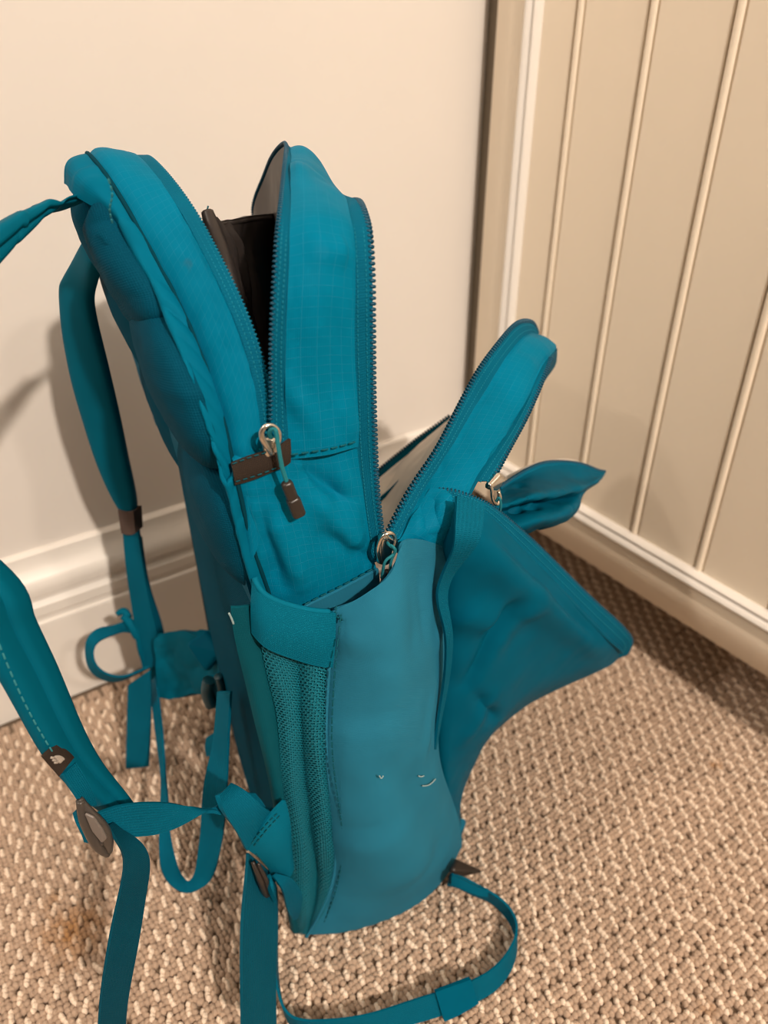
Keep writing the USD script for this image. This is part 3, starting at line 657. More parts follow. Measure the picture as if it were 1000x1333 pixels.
m2 = [[(384, 852, -.004), (398, 858, -.010), (412, 862, -.013), (428, 866, -.013)],
      [(387, 900, -.003), (400, 902, -.011), (412, 904, -.015), (426, 906, -.014)],
      [(390, 960, -.002), (402, 960, -.011), (412, 960, -.015), (424, 960, -.014)],
      [(396, 1020, -.002), (406, 1022, -.010), (416, 1024, -.014), (428, 1026, -.013)],
      [(403, 1070, -.002), (412, 1074, -.009), (422, 1078, -.012), (435, 1080, -.011)],
      [(411, 1120, -.001), (418, 1122, -.008), (427, 1124, -.010), (437, 1126, -.009)],
      [(410, 1165, .0), (416, 1168, -.005), (423, 1170, -.007), (431, 1172, -.006)],
      [(399, 1210, .002), (404, 1210, -.001), (410, 1210, -.002), (415, 1206, -.002)],
      [(393, 1222, .003), (396, 1223, .001), (398, 1224, .001), (400, 1224, .001)]]
sheet('mesh_side', m2, 'mesh_knit', bag, .0012, 40, 90, wr=dict(amp=.001, scale=(60, 60, 18), seed=43), label='teal knitted mesh with open holes')

# ---- elastic band across the pocket mouth
el, eg = sheet('elastic_band', [[(331, 752, -.003), (341, 770, -.008), (358, 781, -.011), (385, 790, -.013), (410, 795, -.0145), (436, 797, -.0145)],
                       [(329, 790, -.004), (340, 806, -.010), (358, 818, -.013), (385, 828, -.0155), (410, 833, -.017), (435, 836, -.016)],
                       [(330, 822, -.003), (343, 837, -.009), (360, 847, -.012), (385, 856, -.014), (408, 863, -.0155), (432, 867, -.0150)]], 'elastic', bag, .0026, 60, 24)
put('hem', tube([q for q in eg[0, ::5]], .0016, 60, 8), 'elastic', el)
put('hem', tube([q for q in eg[-1, ::5]], .0014, 60, 8), 'elastic', el)
ribbon('elastic_band', [(331, 752, -.003), (336, 747, .001), (342, 750, .002), (347, 764, .001), (356, 778, -.001), (392, 796, -.002)],
       [(330, 800, -.003), (336, 796, .002), (342, 800, .003), (347, 812, .003), (356, 822, .002), (392, 834, .001)], 'elastic', bag, .002, 60)
put('frayed_thread', tube([(392, 800, -.004), (399, 795, -.006), (403, 792, -.006), (408, 794, -.006)], .0004, 12, 5), 'thread_pale', bag)

# ---- reflective tab at the zip's end
tb, _ = sheet('zip_garage', [[(301, 602, -.0015), (325, 593, -.004), (350, 585, -.006), (366, 578, -.007), (377, 571, -.006)],
                     [(304, 616, -.0025), (328, 609, -.005), (352, 600, -.007), (368, 594, -.008), (377.5, 588, -.007)],
                     [(306, 630, -.0022), (330, 623, -.0045), (354, 613, -.0065), (370, 606, -.0075), (377, 601, -.007)]], 'brown_tape', bag, .0018, 40, 14, label='dark brown folded tape end of the main zip')
put('stitching', dashes([(303, 604, -.004), (327, 595, -.006), (352, 587, -.0085), (370, 579, -.0095)], .002, .0014, .0003), 'thread', tb, kind='stuff')
put('stitching', dashes([(307, 627, -.004), (331, 620, -.0065), (355, 611, -.0085), (371, 604, -.0095)], .002, .0014, .0003), 'thread', tb, kind='stuff')

# ---- sliders
def ring_pull(name, path, r, parent, mname='nickel', n=60, k=10): return put(name, tube(path, r, n, k), mname, parent)
s1 = xf = None
sl1 = put('zip_slider', join([hull([((pt((346, 574, -.006))), .0022), ((pt((356, 574, -.006))), .0022), ((pt((349, 590, -.006))), .0020), ((pt((357, 588, -.006))), .0020)]),]), 'nickel', bag, label='nickel slider of the main zip')
put('pull_ring', tube([(353, 590, -.009), (348, 582, -.011), (342, 572, -.012), (341, 562, -.012), (346, 555, -.012), (354, 554, -.012), (361, 559, -.012), (364, 568, -.011), (362, 578, -.010), (358, 588, -.009)], [.0011, .0013, .0011, .0011], 60, 10), 'nickel', sl1)
for off in (0, 1.6):
    put('pull_cord', tube([(352 + off, 570, -.011), (351 + off, 561, -.0135), (356 + off, 558, -.0145), (360 + off, 570, -.015), (363 + off, 590, -.0155), (367 + off, 610, -.0155), (373 + off, 628, -.0155)], .00075, 50, 8), 'cord', sl1)
a, b = pt((372, 626, -.0155)), pt((390, 672, -.0145))
R_ = axes(b - a, [0, 0, 1.0] - 0 * a); y_ = np.cross(R_[:, 0], [0, -1, 0]); R_ = axes(b - a, y_)
put('pull_grip', join([rbox((.0105, .0054, .0048), .0018, a + (b - a) * .26, R_), rbox((.0115, .0064, .0056), .0018, a + (b - a) * .72, R_)]), 'plastic_brown', sl1, label='dark moulded cord pull')

sl2 = put('zip_slider', hull([(pt((499, 700, -.006)), .003), (pt((507, 704, -.006)), .0028), (pt((496, 728, -.005)), .0026), (pt((502, 730, -.005)), .0024)]), 'nickel', bag, label='nickel slider of the front compartment zip')
put('pull_ring', tube([(495, 730, -.009), (492, 718, -.011), (494, 706, -.012), (500, 697, -.013), (508, 694, -.013), (514, 699, -.012), (515, 708, -.012), (512, 714, -.011)], .0011, 50, 10), 'nickel', sl2)
for q in ([(504, 706, -.012), (510, 712, -.0155), (515, 716, -.0155), (512, 722, -.0155), (504, 728, -.0155), (499, 740, -.014), (497, 752, -.012)], [(505, 709, -.012), (512, 712, -.0165), (514, 718, -.016), (510, 728, -.015), (508, 742, -.014), (506, 756, -.012)]):
    put('pull_cord', tube(q, .0008, 40, 8), 'cord', sl2)
put('pull_grip', rbox((.009, .006, .0045), .0012, pt((505, 752, -.011)), axes([.3, 0, 1], [1, 0, 0])), 'plastic_brown', sl2, label='dark moulded cord pull')

# ---- front compartment: its cover has tipped forward
F_left = [(503, 697, -.001), (508, 686, .0), (534, 637, .012), (564, 592, .024), (590, 544, .040), (619, 489, .058), (645, 452, .074), (667, 426, .090), (682, 418, .105), (694, 421, .125), (700, 433, .14)]
F_seam = [(517, 703, -.003), (524, 692, -.001), (552, 640, .010), (582, 592, .022), (606, 551, .037), (633, 506, .055), (656, 470, .070), (675, 446, .086), (686, 437, .101), (695, 435, .122), (701, 441, .138)]
F_right = [(590, 680, -.004), (600, 662, -.003), (622, 618, .006), (650, 578, .018), (668, 550, .032), (688, 512, .050), (702, 484, .065), (712, 467, .080), (720, 457, .096), (722, 452, .118), (712, 446, .136)]
fl_, fs_, fr_ = stations(pts(F_left), 140), stations(pts(F_seam), 140), stations(pts(F_right), 140)
flp, flg = sheet('front_flap', None, 'nylon', bag, .002, grid=wrinkle(loft([list(fs_), list(fs_ * .6 + fr_ * .4 + L(.001, -.003, .001)), list(fs_ * .25 + fr_ * .75 + L(.001, -.003, 0)), list(fr_)], 140, 40), .0018, (40, 40, 40), 51))
zipper(list(fs_), list(fl_), bag, 140, out=(0, -1, .2))
# far rim and pale lining of the tipped cover
farr = [(490, 612, .19), (512, 594, .195), (540, 572, .20), (565, 555, .20), (582, 546, .195), (600, 530, .19), (630, 490, .18), (660, 440, .165), (680, 422, .15)]
# outside face of the tipped cover, from its near edge across to the far side
fo_ = fr_ + L(.001, 0, -.001)
fo_far = stations(pts(farr), 140) + L(.024, 0, -.022)
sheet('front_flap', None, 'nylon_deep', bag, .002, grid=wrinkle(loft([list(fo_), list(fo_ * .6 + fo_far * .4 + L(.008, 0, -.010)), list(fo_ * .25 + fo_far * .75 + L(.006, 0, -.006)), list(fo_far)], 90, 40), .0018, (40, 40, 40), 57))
near_in = [(503, 690, .001), (520, 668, .006), (550, 618, .018), (575, 578, .032), (596, 540, .044), (620, 492, .06), (646, 455, .076), (668, 428, .092), (684, 421, .108)]
midr = [(492, 668, .10), (510, 650, .105), (535, 612, .11), (560, 580, .115), (586, 548, .12), (610, 512, .12), (640, 470, .12), (664, 436, .12), (682, 424, .125)]
lf = loft([near_in, midr, farr], 80, 40)
sheet('flap_lining', None, 'lining_pale', bag, .0012, grid=wrinkle(lf, .0025, (30, 30, 30), 61), label='pale grey lining of the tipped front compartment')
zipper([(484, 630, .16), (510, 608, .165), (540, 584, .17), (566, 563, .17), (586, 549, .165)], [(484, 619, .162), (510, 598, .167), (540, 574, .172), (566, 555, .172), (586, 541, .167)], bag, 60)
sheet('inner_pocket', [[(484, 636, .15), (510, 618, .155), (540, 592, .16), (566, 568, .16)], [(484, 655, .13), (512, 640, .135), (540, 610, .14), (560, 586, .145)], [(484, 690, .085), (506, 672, .09), (530, 640, .095), (552, 606, .10)]], 'lining_pale', bag, .0012, 40, 24, wr=dict(amp=.003, scale=(40, 40, 40), seed=66), label='pale grey inner pocket of the front compartment')
ribbon('pocket_edging', [(484, 656, .120), (510, 634, .124), (536, 606, .13)], [(484, 672, .117), (508, 648, .121), (530, 616, .127)], 'nylon_deep', bag, .0016, 30)

# ---- second zip on the cover's front edge, and the small top pocket hanging from it
sz_a = [(616, 627, .007), (633, 600, .013), (650, 577, .020), (668, 549, .034), (688, 511, .052), (702, 483, .067), (712, 466, .081)]
sz_b = [(640, 626, .006), (650, 608, .012), (664, 582, .022), (680, 553, .034), (698, 515, .050), (710, 486, .064), (718, 466, .079)]
zipper(sz_a, sz_b, bag, 90)
sk = [[(648, 642, .042), (660, 634, .052), (674, 622, .064), (700, 608, .074), (730, 604, .084), (760, 608, .09), (778, 615, .095), (787, 615, .10)],
      [(646, 652, .026), (662, 646, .032), (678, 638, .040), (704, 628, .050), (732, 624, .060), (758, 626, .070), (774, 624, .082), (784, 620, .095)],
      [(642, 662, .012), (662, 658, .014), (684, 651, .016), (710, 647, .024), (736, 643, .036), (758, 636, .052), (772, 629, .07), (780, 624, .09)],
      [(640, 668, .022), (662, 664, .028), (686, 656, .036), (710, 652, .044), (734, 648, .052), (752, 641, .062), (764, 634, .076), (772, 628, .092)],
      [(642, 682, .010), (664, 680, .012), (688, 672, .014), (712, 666, .022), (734, 660, .032), (748, 652, .046), (756, 644, .066), (760, 636, .09)],
      [(648, 700, .03), (666, 700, .03), (690, 692, .034), (708, 687, .044), (728, 680, .056), (744, 671, .070), (750, 662, .085), (752, 654, .105)]]
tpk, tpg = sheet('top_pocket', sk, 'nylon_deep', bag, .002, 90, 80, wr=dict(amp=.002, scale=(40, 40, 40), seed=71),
      folds=[((672, 655, .03), (668, 695, .02), .0035, -.010), ((690, 650, .03), (700, 690, .035), .004, -.007), ((676, 640, .045), (690, 660, .03), .004, -.008)])
tpa = [(654, 646, .044), (676, 632, .058), (702, 620, .068), (730, 616, .078), (757, 619, .085), (775, 624, .091), (785, 620, .097)]
tpb = [(651, 634, .050), (673, 619, .064), (700, 605, .074), (730, 601, .084), (760, 605, .09), (778, 612, .095), (788, 614, .10)]
zipper(tpa, tpb, bag, 80, pitch=.002, size=.8)
ribbon('pocket_lining', [(660, 620, .085), (690, 606, .095), (720, 599, .105), (748, 600, .11), (772, 609, .11), (786, 614, .105)], [(662, 630, .07), (692, 614, .08), (722, 606, .088), (750, 608, .093), (772, 614, .097), (786, 616, .10)], 'lining_pale', bag, .0012, 50, label='pale grey lining edge of the small top pocket')
sl3 = put('zip_slider', hull([(pt((637, 632, .004)), .0022), (pt((648, 620, .006)), .0022), (pt((652, 624, .008)), .0022), (pt((646, 634, .008)), .002)]), 'nickel', bag, label='nickel slider of the small top pocket')
put('pull_ring', tube([(634, 634, .002), (637, 630, 0), (640, 636, -.001), (641, 645, -.001), (643, 653, -.001), (648, 656, 0), (651, 650, .001), (649, 640, .002)], .0010, 50, 8), 'nickel', sl3)
put('pull_cord', tube([(646, 652, -.001), (650, 648, -.003), (652, 658, -.003), (651, 666, -.002)], .0007, 24, 8), 'cord', sl3)

# ---- gathered wall of the front compartment under the cover
sheet('front_wall', [[(500, 712, -.003), (518, 704, -.004), (528, 690, -.003), (545, 660, .004), (560, 636, .008)],
                     [(510, 716, -.005), (530, 704, -.006), (548, 690, -.006), (572, 668, -.003), (598, 640, .001)],
                     [(520, 722, -.006), (545, 712, -.007), (568, 700, -.007), (595, 684, -.005), (625, 655, -.001)],
                     [(540, 760, .002), (560, 750, .002), (585, 740, .001), (610, 720, .001), (640, 690, .002)]], 'nylon', bag, .002, 50, 40, wr=dict(amp=.002, scale=(50, 50, 35), seed=81),
      folds=[((562, 648, .0), (560, 690, -.005), .005, -.004), ((578, 652, 0), (572, 690, -.005), .004, .003), ((545, 670, .0), (540, 700, -.004), .004, .002)])

# ---- big outer pocket flopped open to the right
O_top = [(570, 637, .006), (588, 638, .002), (605, 643, -.001), (632, 654, -.003), (660, 674, -.002), (695, 705, .001), (735, 744, .005), (775, 783, .010), (803, 808, .016), (818, 824, .024), (823, 836, .032), (816, 852, .040)]
O_seam = [(566, 648, .004), (586, 650, -.001), (604, 655, -.004), (628, 666, -.006), (652, 688, -.006), (684, 720, -.003), (722, 758, .001), (762, 798, .007), (788, 824, .014), (804, 838, .024), (808, 846, .032), (803, 857, .040)]
O_low = [[(560, 680, .004), (585, 690, -.008), (612, 700, -.016), (642, 716, -.020), (668, 738, -.020), (698, 765, -.017), (732, 796, -.010), (762, 824, .000), (782, 844, .012), (798, 862, .040)],
         [(566, 760, .004), (588, 766, -.007), (615, 774, -.012), (645, 784, -.013), (672, 798, -.011), (698, 816, -.007), (724, 834, -.001), (750, 850, .008), (768, 862, .018), (784, 870, .032)],
         [(568, 840, .002), (586, 846, -.006), (610, 854, -.010), (636, 862, -.010), (660, 872, -.007), (680, 880, -.002), (700, 886, .005), (716, 890, .014), (724, 892, .024), (730, 894, .036)],
         [(567, 920, .001), (580, 926, -.004), (600, 934, -.006), (620, 940, -.005), (636, 944, -.001), (648, 942, .006), (654, 938, .013), (658, 936, .022), (660, 935, .032), (660, 934, .044)],
         [(570, 990, .002), (578, 996, -.001), (588, 1000, .0), (598, 1004, .004), (606, 1004, .010), (612, 1000, .016), (615, 996, .023), (617, 993, .030), (618, 990, .040), (618, 988, .05)],
         [(585, 1050, .006), (588, 1052, .006), (591, 1054, .008), (594, 1055, .011), (596, 1054, .016), (597, 1052, .022), (597, 1050, .028), (597, 1048, .034), (597, 1046, .042), (597, 1044, .052)],
         [(588, 1090, .016), (590, 1090, .017), (592, 1090, .018), (594, 1090, .02), (595, 1089, .024), (596, 1088, .028), (596, 1087, .034), (596, 1086, .04), (596, 1085, .046), (596, 1084, .054)]]
osm = stations(pts(O_seam), 120); otp = stations(pts(O_top), 120)
rowsO = [list(osm)] + [list(stations(pts(r), 120)) for r in O_low]
og = loft(rowsO, 120, 110)
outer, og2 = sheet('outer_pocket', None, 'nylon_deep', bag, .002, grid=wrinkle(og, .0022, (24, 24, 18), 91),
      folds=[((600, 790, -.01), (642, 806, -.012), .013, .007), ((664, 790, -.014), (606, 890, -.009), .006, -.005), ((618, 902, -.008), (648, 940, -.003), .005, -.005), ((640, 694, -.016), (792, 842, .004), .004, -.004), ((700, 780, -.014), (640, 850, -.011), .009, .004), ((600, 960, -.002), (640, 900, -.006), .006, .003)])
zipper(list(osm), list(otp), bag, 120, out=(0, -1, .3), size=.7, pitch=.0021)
put('piping', tube([osm[k] + L(.001, -.0012, -.004) for k in range(4, 108, 5)], .0016, 100, 8), 'nylon_deep', outer)
# front face of that pocket, from its near edge across to the far side
edge = [osm[-1]] + [rowsO[k][-1] for k in range(1, 8)]
far_e = [L(p[0] * .93 + .004, .20, max(p[2] * .95, .012)) for p in edge]
mid_e = [L(p[0] * 1.0 + .004, p[1] * .5 + .105, p[2] * 1.0) for p in edge]
sheet('outer_pocket_face', [edge, mid_e, far_e], 'nylon_deep', bag, .002, 60, 40, wr=dict(amp=.002, scale=(20, 20, 20), seed=93))
# ---- compression strap down the pocket's edge
ribbon('side_strap', [(594, 646, -.012), (593, 668, -.018), (592, 690, -.024), (590, 712, -.025), (583, 730, -.022), (574, 752, -.019), (569, 772, -.018), (572, 796, -.019), (578, 820, -.019), (580, 850, -.018), (577, 890, -.016), (571, 930, -.016), (565, 975, -.018)],
       [(630, 656, -.013), (629, 676, -.021), (626, 696, -.027), (618, 712, -.027), (602, 732, -.022), (588, 752, -.017), (582, 772, -.016), (584, 796, -.017), (588, 820, -.017), (588, 850, -.016), (583, 890, -.014), (575, 930, -.014), (567, 975, -.017)], 'webbing', bag, .0018, 120)

# ---- shoulder straps
def strap(name, a, b, th, parent, matn, label=None, n=120):
    A, B = stations(pts(a), n), stations(pts(b), n)
    w = B - A; t = np.gradient((A + B) / 2, axis=0); nn = np.cross(t, w); nn /= np.linalg.norm(nn, axis=1, keepdims=True)
    rows, k = [], 18
    for s in np.linspace(0, 2 * np.pi, k, endpoint=False):
        c, si = math.cos(s), math.sin(s)
        u = .5 + .5 * np.sign(c) * abs(c) ** .6; h = np.sign(si) * abs(si) ** .6
        rows.append(A + w * u + nn * (th / 2 * h))
    G = np.array(rows); v = G.transpose(1, 0, 2).reshape(-1, 3)
    i = np.arange((n - 1) * k); j = (i // k) * k + (i + 1) % k
    f = np.stack([i, j, j + k, i + k], -1); f = np.vstack([f[:, [0, 1, 2]], f[:, [0, 2, 3]]])
    v = np.vstack([v, G[:, 0].mean(0), G[:, -1].mean(0)]); ki = np.arange(k); kj = (ki + 1) % k
    f = np.vstack([f, np.stack([kj, ki, np.full(k, n * k)], -1), np.stack([ki + (n - 1) * k, kj + (n - 1) * k, np.full(k, n * k + 1)], -1)])
    vv = v.copy()
    return put(name, (vv, f), matn, parent, True, label=label), A, B, nn
# near strap: leaves the top of the back, swings out and comes down to its buckle
s_in = [(109, 255, .118), (94, 260, .113), (79, 264, .109), (66, 267, .105), (56, 263, .102), (46, 267, .099), (22, 277, .092), (0, 288, .086), L(-.115, .055, .462), L(-.135, .035, .432), L(-.135, .03, .395), (0, 752, .015), (30, 800, .012), (60, 868, .010), (90, 940, .008), (125, 1005, .006), (165, 1052, .002)]
s_out = [(109, 263, .116), (94, 268, .111), (79, 272, .107), (66, 276, .103), (56, 283, .098), (44, 296, .093), (22, 318, .084), (0, 341, .078), L(-.119, .040, .440), L(-.142, .022, .420), L(-.142, .010, .388), (-62, 768, -.012), (-30, 822, -.013), (4, 882, -.014), (38, 942, -.014), (78, 1002, -.012), (140, 1060, -.006)]
ns, NA, NB, NN = strap('shoulder_strap', s_in, s_out, .011, bag, 'strap_cloth', 'padded near shoulder strap swung out to the left')
strap('strap_padding', list(NA), list(NA * .42 + NB * .58), .017, ns, 'strap_cloth')
put('stitching', dashes([(-6, 826, -.016), (16, 880, -.017), (44, 938, -.017), (68, 978, -.016)], .003, .002, .0004), 'thread_pale', ns, kind='stuff')
lt, lg_ = sheet('label_tab', [[(54, 985, -.0165), (66, 974, -.0145), (76, 966, -.0105), (82, 958, -.006)], [(76, 1010, -.0165), (84, 1000, -.0150), (92, 990, -.011), (98, 984, -.006)]], 'brown_tape', ns, .0014, 20, 12, label='brown tab with a pale emblem')
def emblem():
    out = []
    def quad(a, b, r): out.append(tube([a, b], r, 6, 6))
    c0, cx, cy = pt((71.5, 984, -.0175)), pt((78, 993, -.0177)) - pt((71.5, 984, -.0175)), pt((78.5, 979, -.0155)) - pt((71.5, 984, -.0175))
    P = lambda x, y: c0 + cx * x + cy * y
    for r in (.30, .58, .86):     # three quarter arcs, a dome
        out.append(tube([P(1 - r * math.cos(t), -.2 + r * 1.1 * math.sin(t)) for t in np.linspace(.05, 1.5, 7)], .00075, 20, 6))
    for x in (.15, .5, .85): quad(P(x - .25, -.62), P(x - .05, -.28), .0006)
    return join(out)
put('emblem', emblem(), 'print_pale', ns, label='pale dome emblem of three arcs')
# ladder buckle and webbing at its end
ribbon('strap_webbing', [(80, 1008, -.017), (90, 1024, -.018), (101, 1039, -.020), (108, 1052, -.022)], [(97, 993, -.010), (108, 1010, -.012), (118, 1028, -.014), (124, 1048, -.016)], 'webbing', bag, .002, 40)
lb = put('ladder_buckle', join([tube([(104, 1042, -.022), (108, 1062, -.024), (118, 1085, -.025), (130, 1104, -.025), (140, 1112, -.024)], [.0020, .0026, .0028, .0028, .0018], 40, 10),
                                tube([(104, 1040, -.021), (116, 1056, -.024), (130, 1072, -.0265), (138, 1086, -.0265), (142, 1108, -.0235)], [.0016, .0024, .0030, .0030, .0018], 40, 10),
                                tube([(112, 1070, -.022), (124, 1074, -.024), (133, 1076, -.024)], .0016, 12, 8), tube([(126, 1098, -.024), (134, 1096, -.026), (140, 1094, -.026)], .0016, 12, 8)]), 'plastic_grey', bag, label='grey plastic ladder buckle on the near strap')
ribbon('strap_webbing', [(97, 1058, -.016), (100, 1070, -.020), (106, 1083, -.022), (110, 1094, -.022)], [(104, 1050, -.018), (112, 1066, -.022), (122, 1080, -.024), (126, 1098, -.024)], 'webbing', bag, .002, 24)
put('buckle_plate', hull([(pt((113, 1060, -.0275)), .0008), (pt((121, 1064, -.0290)), .0009), (pt((132, 1080, -.0300)), .0010), (pt((137, 1090, -.0298)), .0009), (pt((133, 1094, -.0295)), .0009), (pt((122, 1080, -.0290)), .0009)]), 'plastic_light', lb, label='lighter grey face of the buckle')  # lighter grey plate laid over the darker buckle bars
# run from the buckle to the anchor on the base, twisted once
ribbon('strap_webbing', [(122, 1060, -.020), (150, 1050, -.018), (185, 1045, -.015), (215, 1045, -.012), (245, 1050, -.010), (272, 1053, -.008), (296, 1040, -.010)],
       [(142, 1088, -.022), (165, 1088, -.020), (190, 1087, -.018), (215, 1082, -.016), (243, 1070, -.014), (272, 1057, -.012), (300, 1066, -.012)], 'webbing', bag, .0018, 100)
# tail hanging to the floor
ribbon('strap_tail', [(140, 1076, -.026), (150, 1092, -.028), (159, 1110, -.028), (161, 1130, -.028), (155, 1165, -.030), (146, 1205, -.034), (138, 1250, -.04), (131, 1300, -.045), (128, 1345, -.05)],
       [(146, 1070, -.020), (165, 1084, -.020), (184, 1098, -.021), (194, 1120, -.021), (190, 1160, -.022), (183, 1205, -.026), (175, 1250, -.032), (166, 1300, -.038), (162, 1345, -.043)], 'webbing_dark', bag, .0016, 100)
# anchor loop at the near base corner
ribbon('anchor_webbing', [(283, 1035, -.014), (288, 1052, -.018), (302, 1074, -.020), (320, 1106, -.018)], [(300, 1022, -.004), (318, 1030, -.010), (338, 1046, -.014), (352, 1056, -.010)], 'webbing', bag, .003, 40)
ribbon('anchor_webbing', [(300, 1022, -.002), (310, 1040, -.001), (318, 1070, -.002), (322, 1104, -.008)], [(330, 1034, .002), (340, 1042, .002), (348, 1052, .0), (356, 1052, -.004)], 'webbing', bag, .003, 30)
an, ag = sheet('anchor_tab', [[(322, 1104, -.014), (334, 1085, -.016), (350, 1062, -.014), (370, 1041, -.008)], [(336, 1114, -.013), (350, 1098, -.016), (364, 1080, -.014), (375, 1062, -.009)], [(352, 1134, -.008), (362, 1126, -.012), (374, 1114, -.012), (378, 1098, -.009)], [(362, 1150, -.004), (370, 1146, -.008), (378, 1138, -.009), (381, 1130, -.007)]], 'elastic', bag, .002, 36, 36)
put('stitching', dashes([(327, 1098, -.018), (340, 1082, -.0185), (352, 1068, -.0165), (364, 1056, -.0125)], .0022, .0014, .0004), 'thread', an, kind='stuff')
put('stitching', dashes([(331, 1101, -.018), (343, 1086, -.0185), (355, 1072, -.0165), (366, 1060, -.0125)], .0022, .0014, .0004), 'thread', an, kind='stuff')
put('stitching', dashes([(334, 1112, -.016), (346, 1126, -.0125), (354, 1136, -.010)], .0022, .0014, .0004), 'thread', an, kind='stuff')

# ---- hip belt webbing on the near side
hb = ribbon('hip_webbing', [(322, 1110, -.004), (320, 1140, -.012), (316, 1180, -.024), (314, 1225, -.036), (314, 1280, -.050), (315, 1350, -.066)],
       [(356, 1140, -.004), (358, 1165, -.012), (360, 1195, -.022), (359, 1235, -.032), (358, 1285, -.046), (359, 1350, -.062)], 'webbing_ribbed', bag, .002, 80)
put('side_buckle', join([tube([(329, 1122, -.012), (336, 1138, -.016), (342, 1154, -.017), (348, 1170, -.014)], [.0012, .0022, .0022, .0012], 30, 8), tube([(336, 1124, -.014), (343, 1138, -.017), (348, 1152, -.017), (350, 1168, -.014)], [.0010, .0016, .0016, .0010], 30, 8)]), 'plastic_brown', bag, label='small dark buckle at the near base corner')
ribbon('loop_webbing', [(346, 1142, -.014), (350, 1156, -.018), (353, 1166, -.018), (357, 1174, -.016)], [(352, 1138, -.014), (354, 1152, -.020), (358, 1164, -.020), (358, 1172, -.016)], 'webbing', bag, .002, 20)
ribbon('loop_webbing', [(354, 1140, -.014), (362, 1150, -.017), (370, 1168, -.016), (374, 1184, -.012), (381, 1197, -.004)], [(358, 1138, -.013), (372, 1140, -.014), (384, 1148, -.012), (392, 1164, -.009), (387, 1194, -.002)], 'webbing', bag, .002, 40)
# strap that runs under the base, round over the carpet and back up to the front corner
fl_top = [(358, 1150, .002), (358, 1200, .0), Z(357, 1250, .020), Z(362, 1290, .019), Z(376, 1320, .018), Z(420, 1328, .0175), Z(480, 1320, .0175), Z(540, 1301, .0175), Z(600, 1282, .0175), Z(640, 1262, .0175), Z(664, 1235, .018), Z(673, 1205, .018), Z(662, 1180, .018), Z(640, 1162, .020), Z(618, 1150, .024), Z(602, 1142, .028), Z(586, 1138, .030)]
fl_bot = [(360, 1156, .006), (361, 1204, .004), Z(361, 1258, .0035), Z(366, 1300, .0025), Z(384, 1340, .002), Z(430, 1352, .002), Z(490, 1345, .002), Z(552, 1329, .002), Z(612, 1308, .002), Z(650, 1284, .002), Z(668, 1255, .002), Z(672, 1226, .002), Z(660, 1196, .002), Z(638, 1174, .004), Z(614, 1164, .007), Z(598, 1156, .010), Z(582, 1152, .012)]
ribbon('floor_webbing', fl_top, fl_bot, 'webbing', bag, .0016, 200)
ribbon('webbing_keeper', [Z(566, 1290, .021), Z(585, 1283, .021), Z(612, 1273, .021)], [Z(578, 1330, .0012), Z(596, 1322, .0012), Z(622, 1306, .0012)], 'nylon_deep', bag, .003, 24)
put('side_buckle', hull([(Z(594, 1124, .022), .003), (Z(598, 1136, .016), .003), (Z(624, 1134, .010), .0012), (Z(590, 1132, .024), .003)]), 'plastic_brown', bag, label='dark buckle tip beyond the front base corner')
ribbon('loop_webbing', [Z(588, 1138, .034), Z(606, 1146, .030), Z(622, 1154, .027), Z(636, 1159, .025)], [Z(588, 1150, .026), Z(606, 1158, .024), Z(622, 1164, .022), Z(635, 1166, .020)], 'webbing', bag, .003, 24)

# ---- far shoulder strap and its hanging webbing
fss, FA, FB, FN = strap('shoulder_strap', [(140, 296, .165), (124, 304, .17), (112, 318, .175), (98, 340, .19), (84, 362, .20), (80, 380, .205), (82, 420, .21), (88, 462, .214), (97, 505, .217), (110, 550, .22), (126, 600, .222), (146, 645, .225), (160, 666, .225)],
       [(150, 326, .15), (138, 334, .155), (128, 345, .16), (124, 362, .17), (122, 376, .18), (120, 395, .185), (127, 430, .19), (138, 472, .195), (148, 512, .20), (158, 555, .205), (168, 602, .21), (176, 640, .215), (178, 664, .218)], .010, bag, 'strap_cloth', 'padded far shoulder strap hanging behind the back')
sheet('label_tab', [[(155, 660, .223), (168, 662, .220), (179, 662, .215)], [(160, 690, .223), (172, 692, .220), (181, 690, .216)]], 'brown_faded', fss, .010, 12, 8, label='brown tab on the far strap')
ribbon('strap_webbing', [(161, 688, .224), (165, 730, .224), (172, 780, .224), (180, 830, .222), (188, 872, .220)], [(180, 688, .217), (187, 730, .214), (196, 780, .211), (208, 830, .208), (214, 860, .206)], 'webbing', bag, .004, 60)
ribbon('strap_webbing', [(168, 690, .228), (178, 760, .23), (188, 810, .23), (196, 870, .228), (202, 900, .225)], [(184, 700, .222), (196, 770, .222), (214, 830, .222), (212, 880, .22), (206, 905, .22)], 'webbing', bag, .003, 60)
ribbon('strap_loop', [(172, 806, .235), (160, 810, .235), (146, 815, .232), (130, 818, .228), (116, 828, .222), (112, 850, .218), (118, 872, .216), (134, 884, .216), (156, 886, .218), (180, 876, .222), (196, 868, .225)],
       [(176, 826, .228), (162, 822, .225), (148, 826, .220), (134, 832, .216), (124, 840, .212), (121, 852, .209), (127, 868, .206), (142, 878, .205), (162, 880, .207), (184, 872, .212), (198, 866, .216)], 'webbing', bag, .0018, 100)
put('ladder_buckle', join([tube([(160, 802, .232), (170, 812, .226), (178, 826, .222), (188, 838, .22)], [.003, .004, .004, .002], 24, 8), tube([(152, 800, .236), (160, 796, .236), (168, 804, .23)], [.002, .0035, .003], 16, 8), tube([(180, 812, .222), (182, 840, .22), (190, 866, .22)], .0026, 20, 8)]), 'strap_cloth', bag, label='bunched webbing and buckle on the far strap')
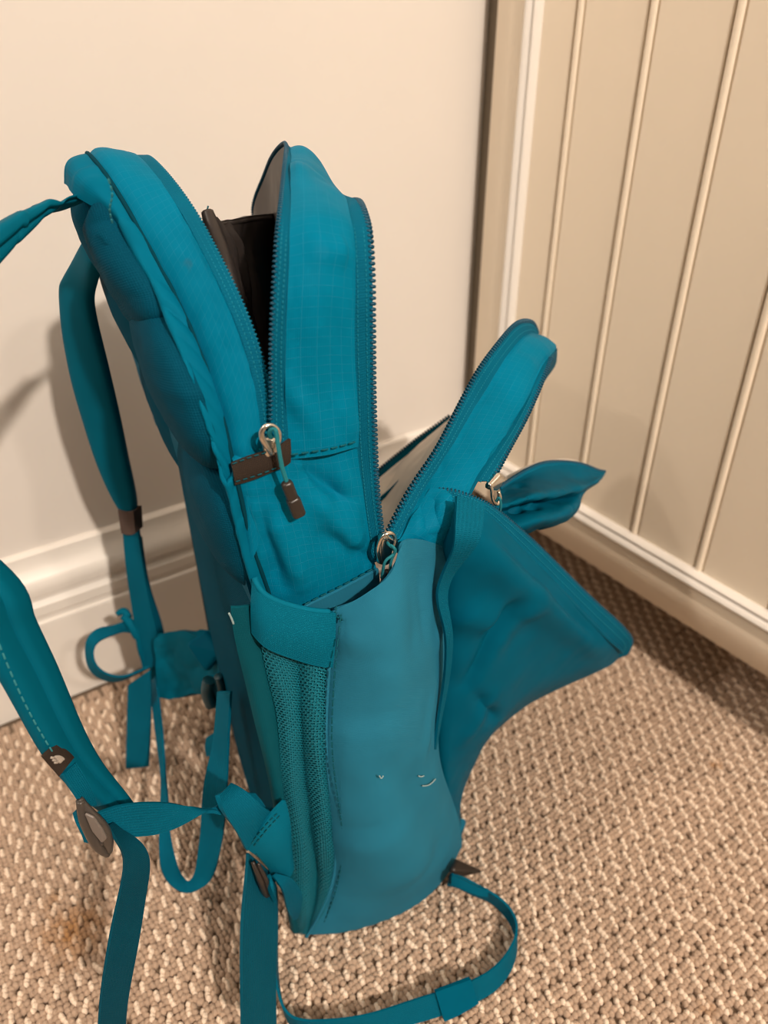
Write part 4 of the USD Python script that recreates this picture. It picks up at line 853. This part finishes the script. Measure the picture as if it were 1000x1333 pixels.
ribbon('strap_tail', [(167, 892, .20), (166, 930, .20), (165, 965, .20), (164, 1000, .20)], [(196, 872, .19), (197, 920, .19), (196, 960, .19), (194, 997, .19)], 'webbing', bag, .002, 30)
ribbon('strap_tail', [(196, 890, .215), (199, 920, .19), (204, 960, .16), (209, 1000, .13), (209, 1060, .085), (207, 1100, .072), (210, 1130, .062), (222, 1152, .056), (242, 1162, .050), (268, 1152, .048), (284, 1120, .046), (292, 1075, .044), (296, 1020, .044), (298, 960, .044), (301, 900, .046)],
       [(203, 880, .205), (208, 920, .18), (212, 960, .15), (215, 1000, .125), (219, 1050, .085), (222, 1090, .074), (229, 1122, .066), (236, 1140, .062), (244, 1147, .058), (250, 1143, .056), (258, 1110, .056), (262, 1075, .056), (266, 1020, .056), (276, 975, .056), (284, 900, .058)], 'webbing', bag, .0018, 140)
# far hip belt wing and its buckles, behind the back
sheet('hip_belt_wing', [[(204, 828, .20), (225, 822, .19), (250, 822, .17), (276, 828, .15), (292, 838, .13)], [(205, 865, .20), (226, 868, .19), (250, 864, .17), (274, 862, .15), (292, 868, .13)], [(206, 904, .20), (226, 908, .19), (248, 905, .17), (270, 898, .15), (290, 894, .13)]], 'strap_cloth', bag, .008, 40, 24, wr=dict(amp=.004, scale=(40, 40, 40), seed=97), label='dark padded far hip belt wing')
put('side_buckle', hull([(pt((252, 840, .15)), .004), (pt((268, 828, .15)), .004), (pt((284, 848, .135)), .004), (pt((270, 866, .135)), .004)]), 'nylon_deep', bag, label='teal folded tab on the far hip belt')
put('side_buckle', join([tube([(272, 885, .10), (270, 900, .10), (276, 918, .098)], .0045, 20, 8), tube([(284, 880, .095), (288, 900, .095), (286, 920, .095)], .003, 20, 8)]), 'buckle_teal', bag, label='dark teal buckle at the far hip belt')
ribbon('loop_webbing', [(268, 880, .11), (268, 905, .11), (270, 918, .11)], [(284, 880, .10), (286, 905, .10), (284, 922, .10)], 'webbing', bag, .002, 24)
ribbon('loop_webbing', [(270, 960, .11), (268, 972, .11), (270, 984, .11)], [(284, 950, .10), (284, 966, .10), (282, 982, .10)], 'webbing', bag, .002, 20)
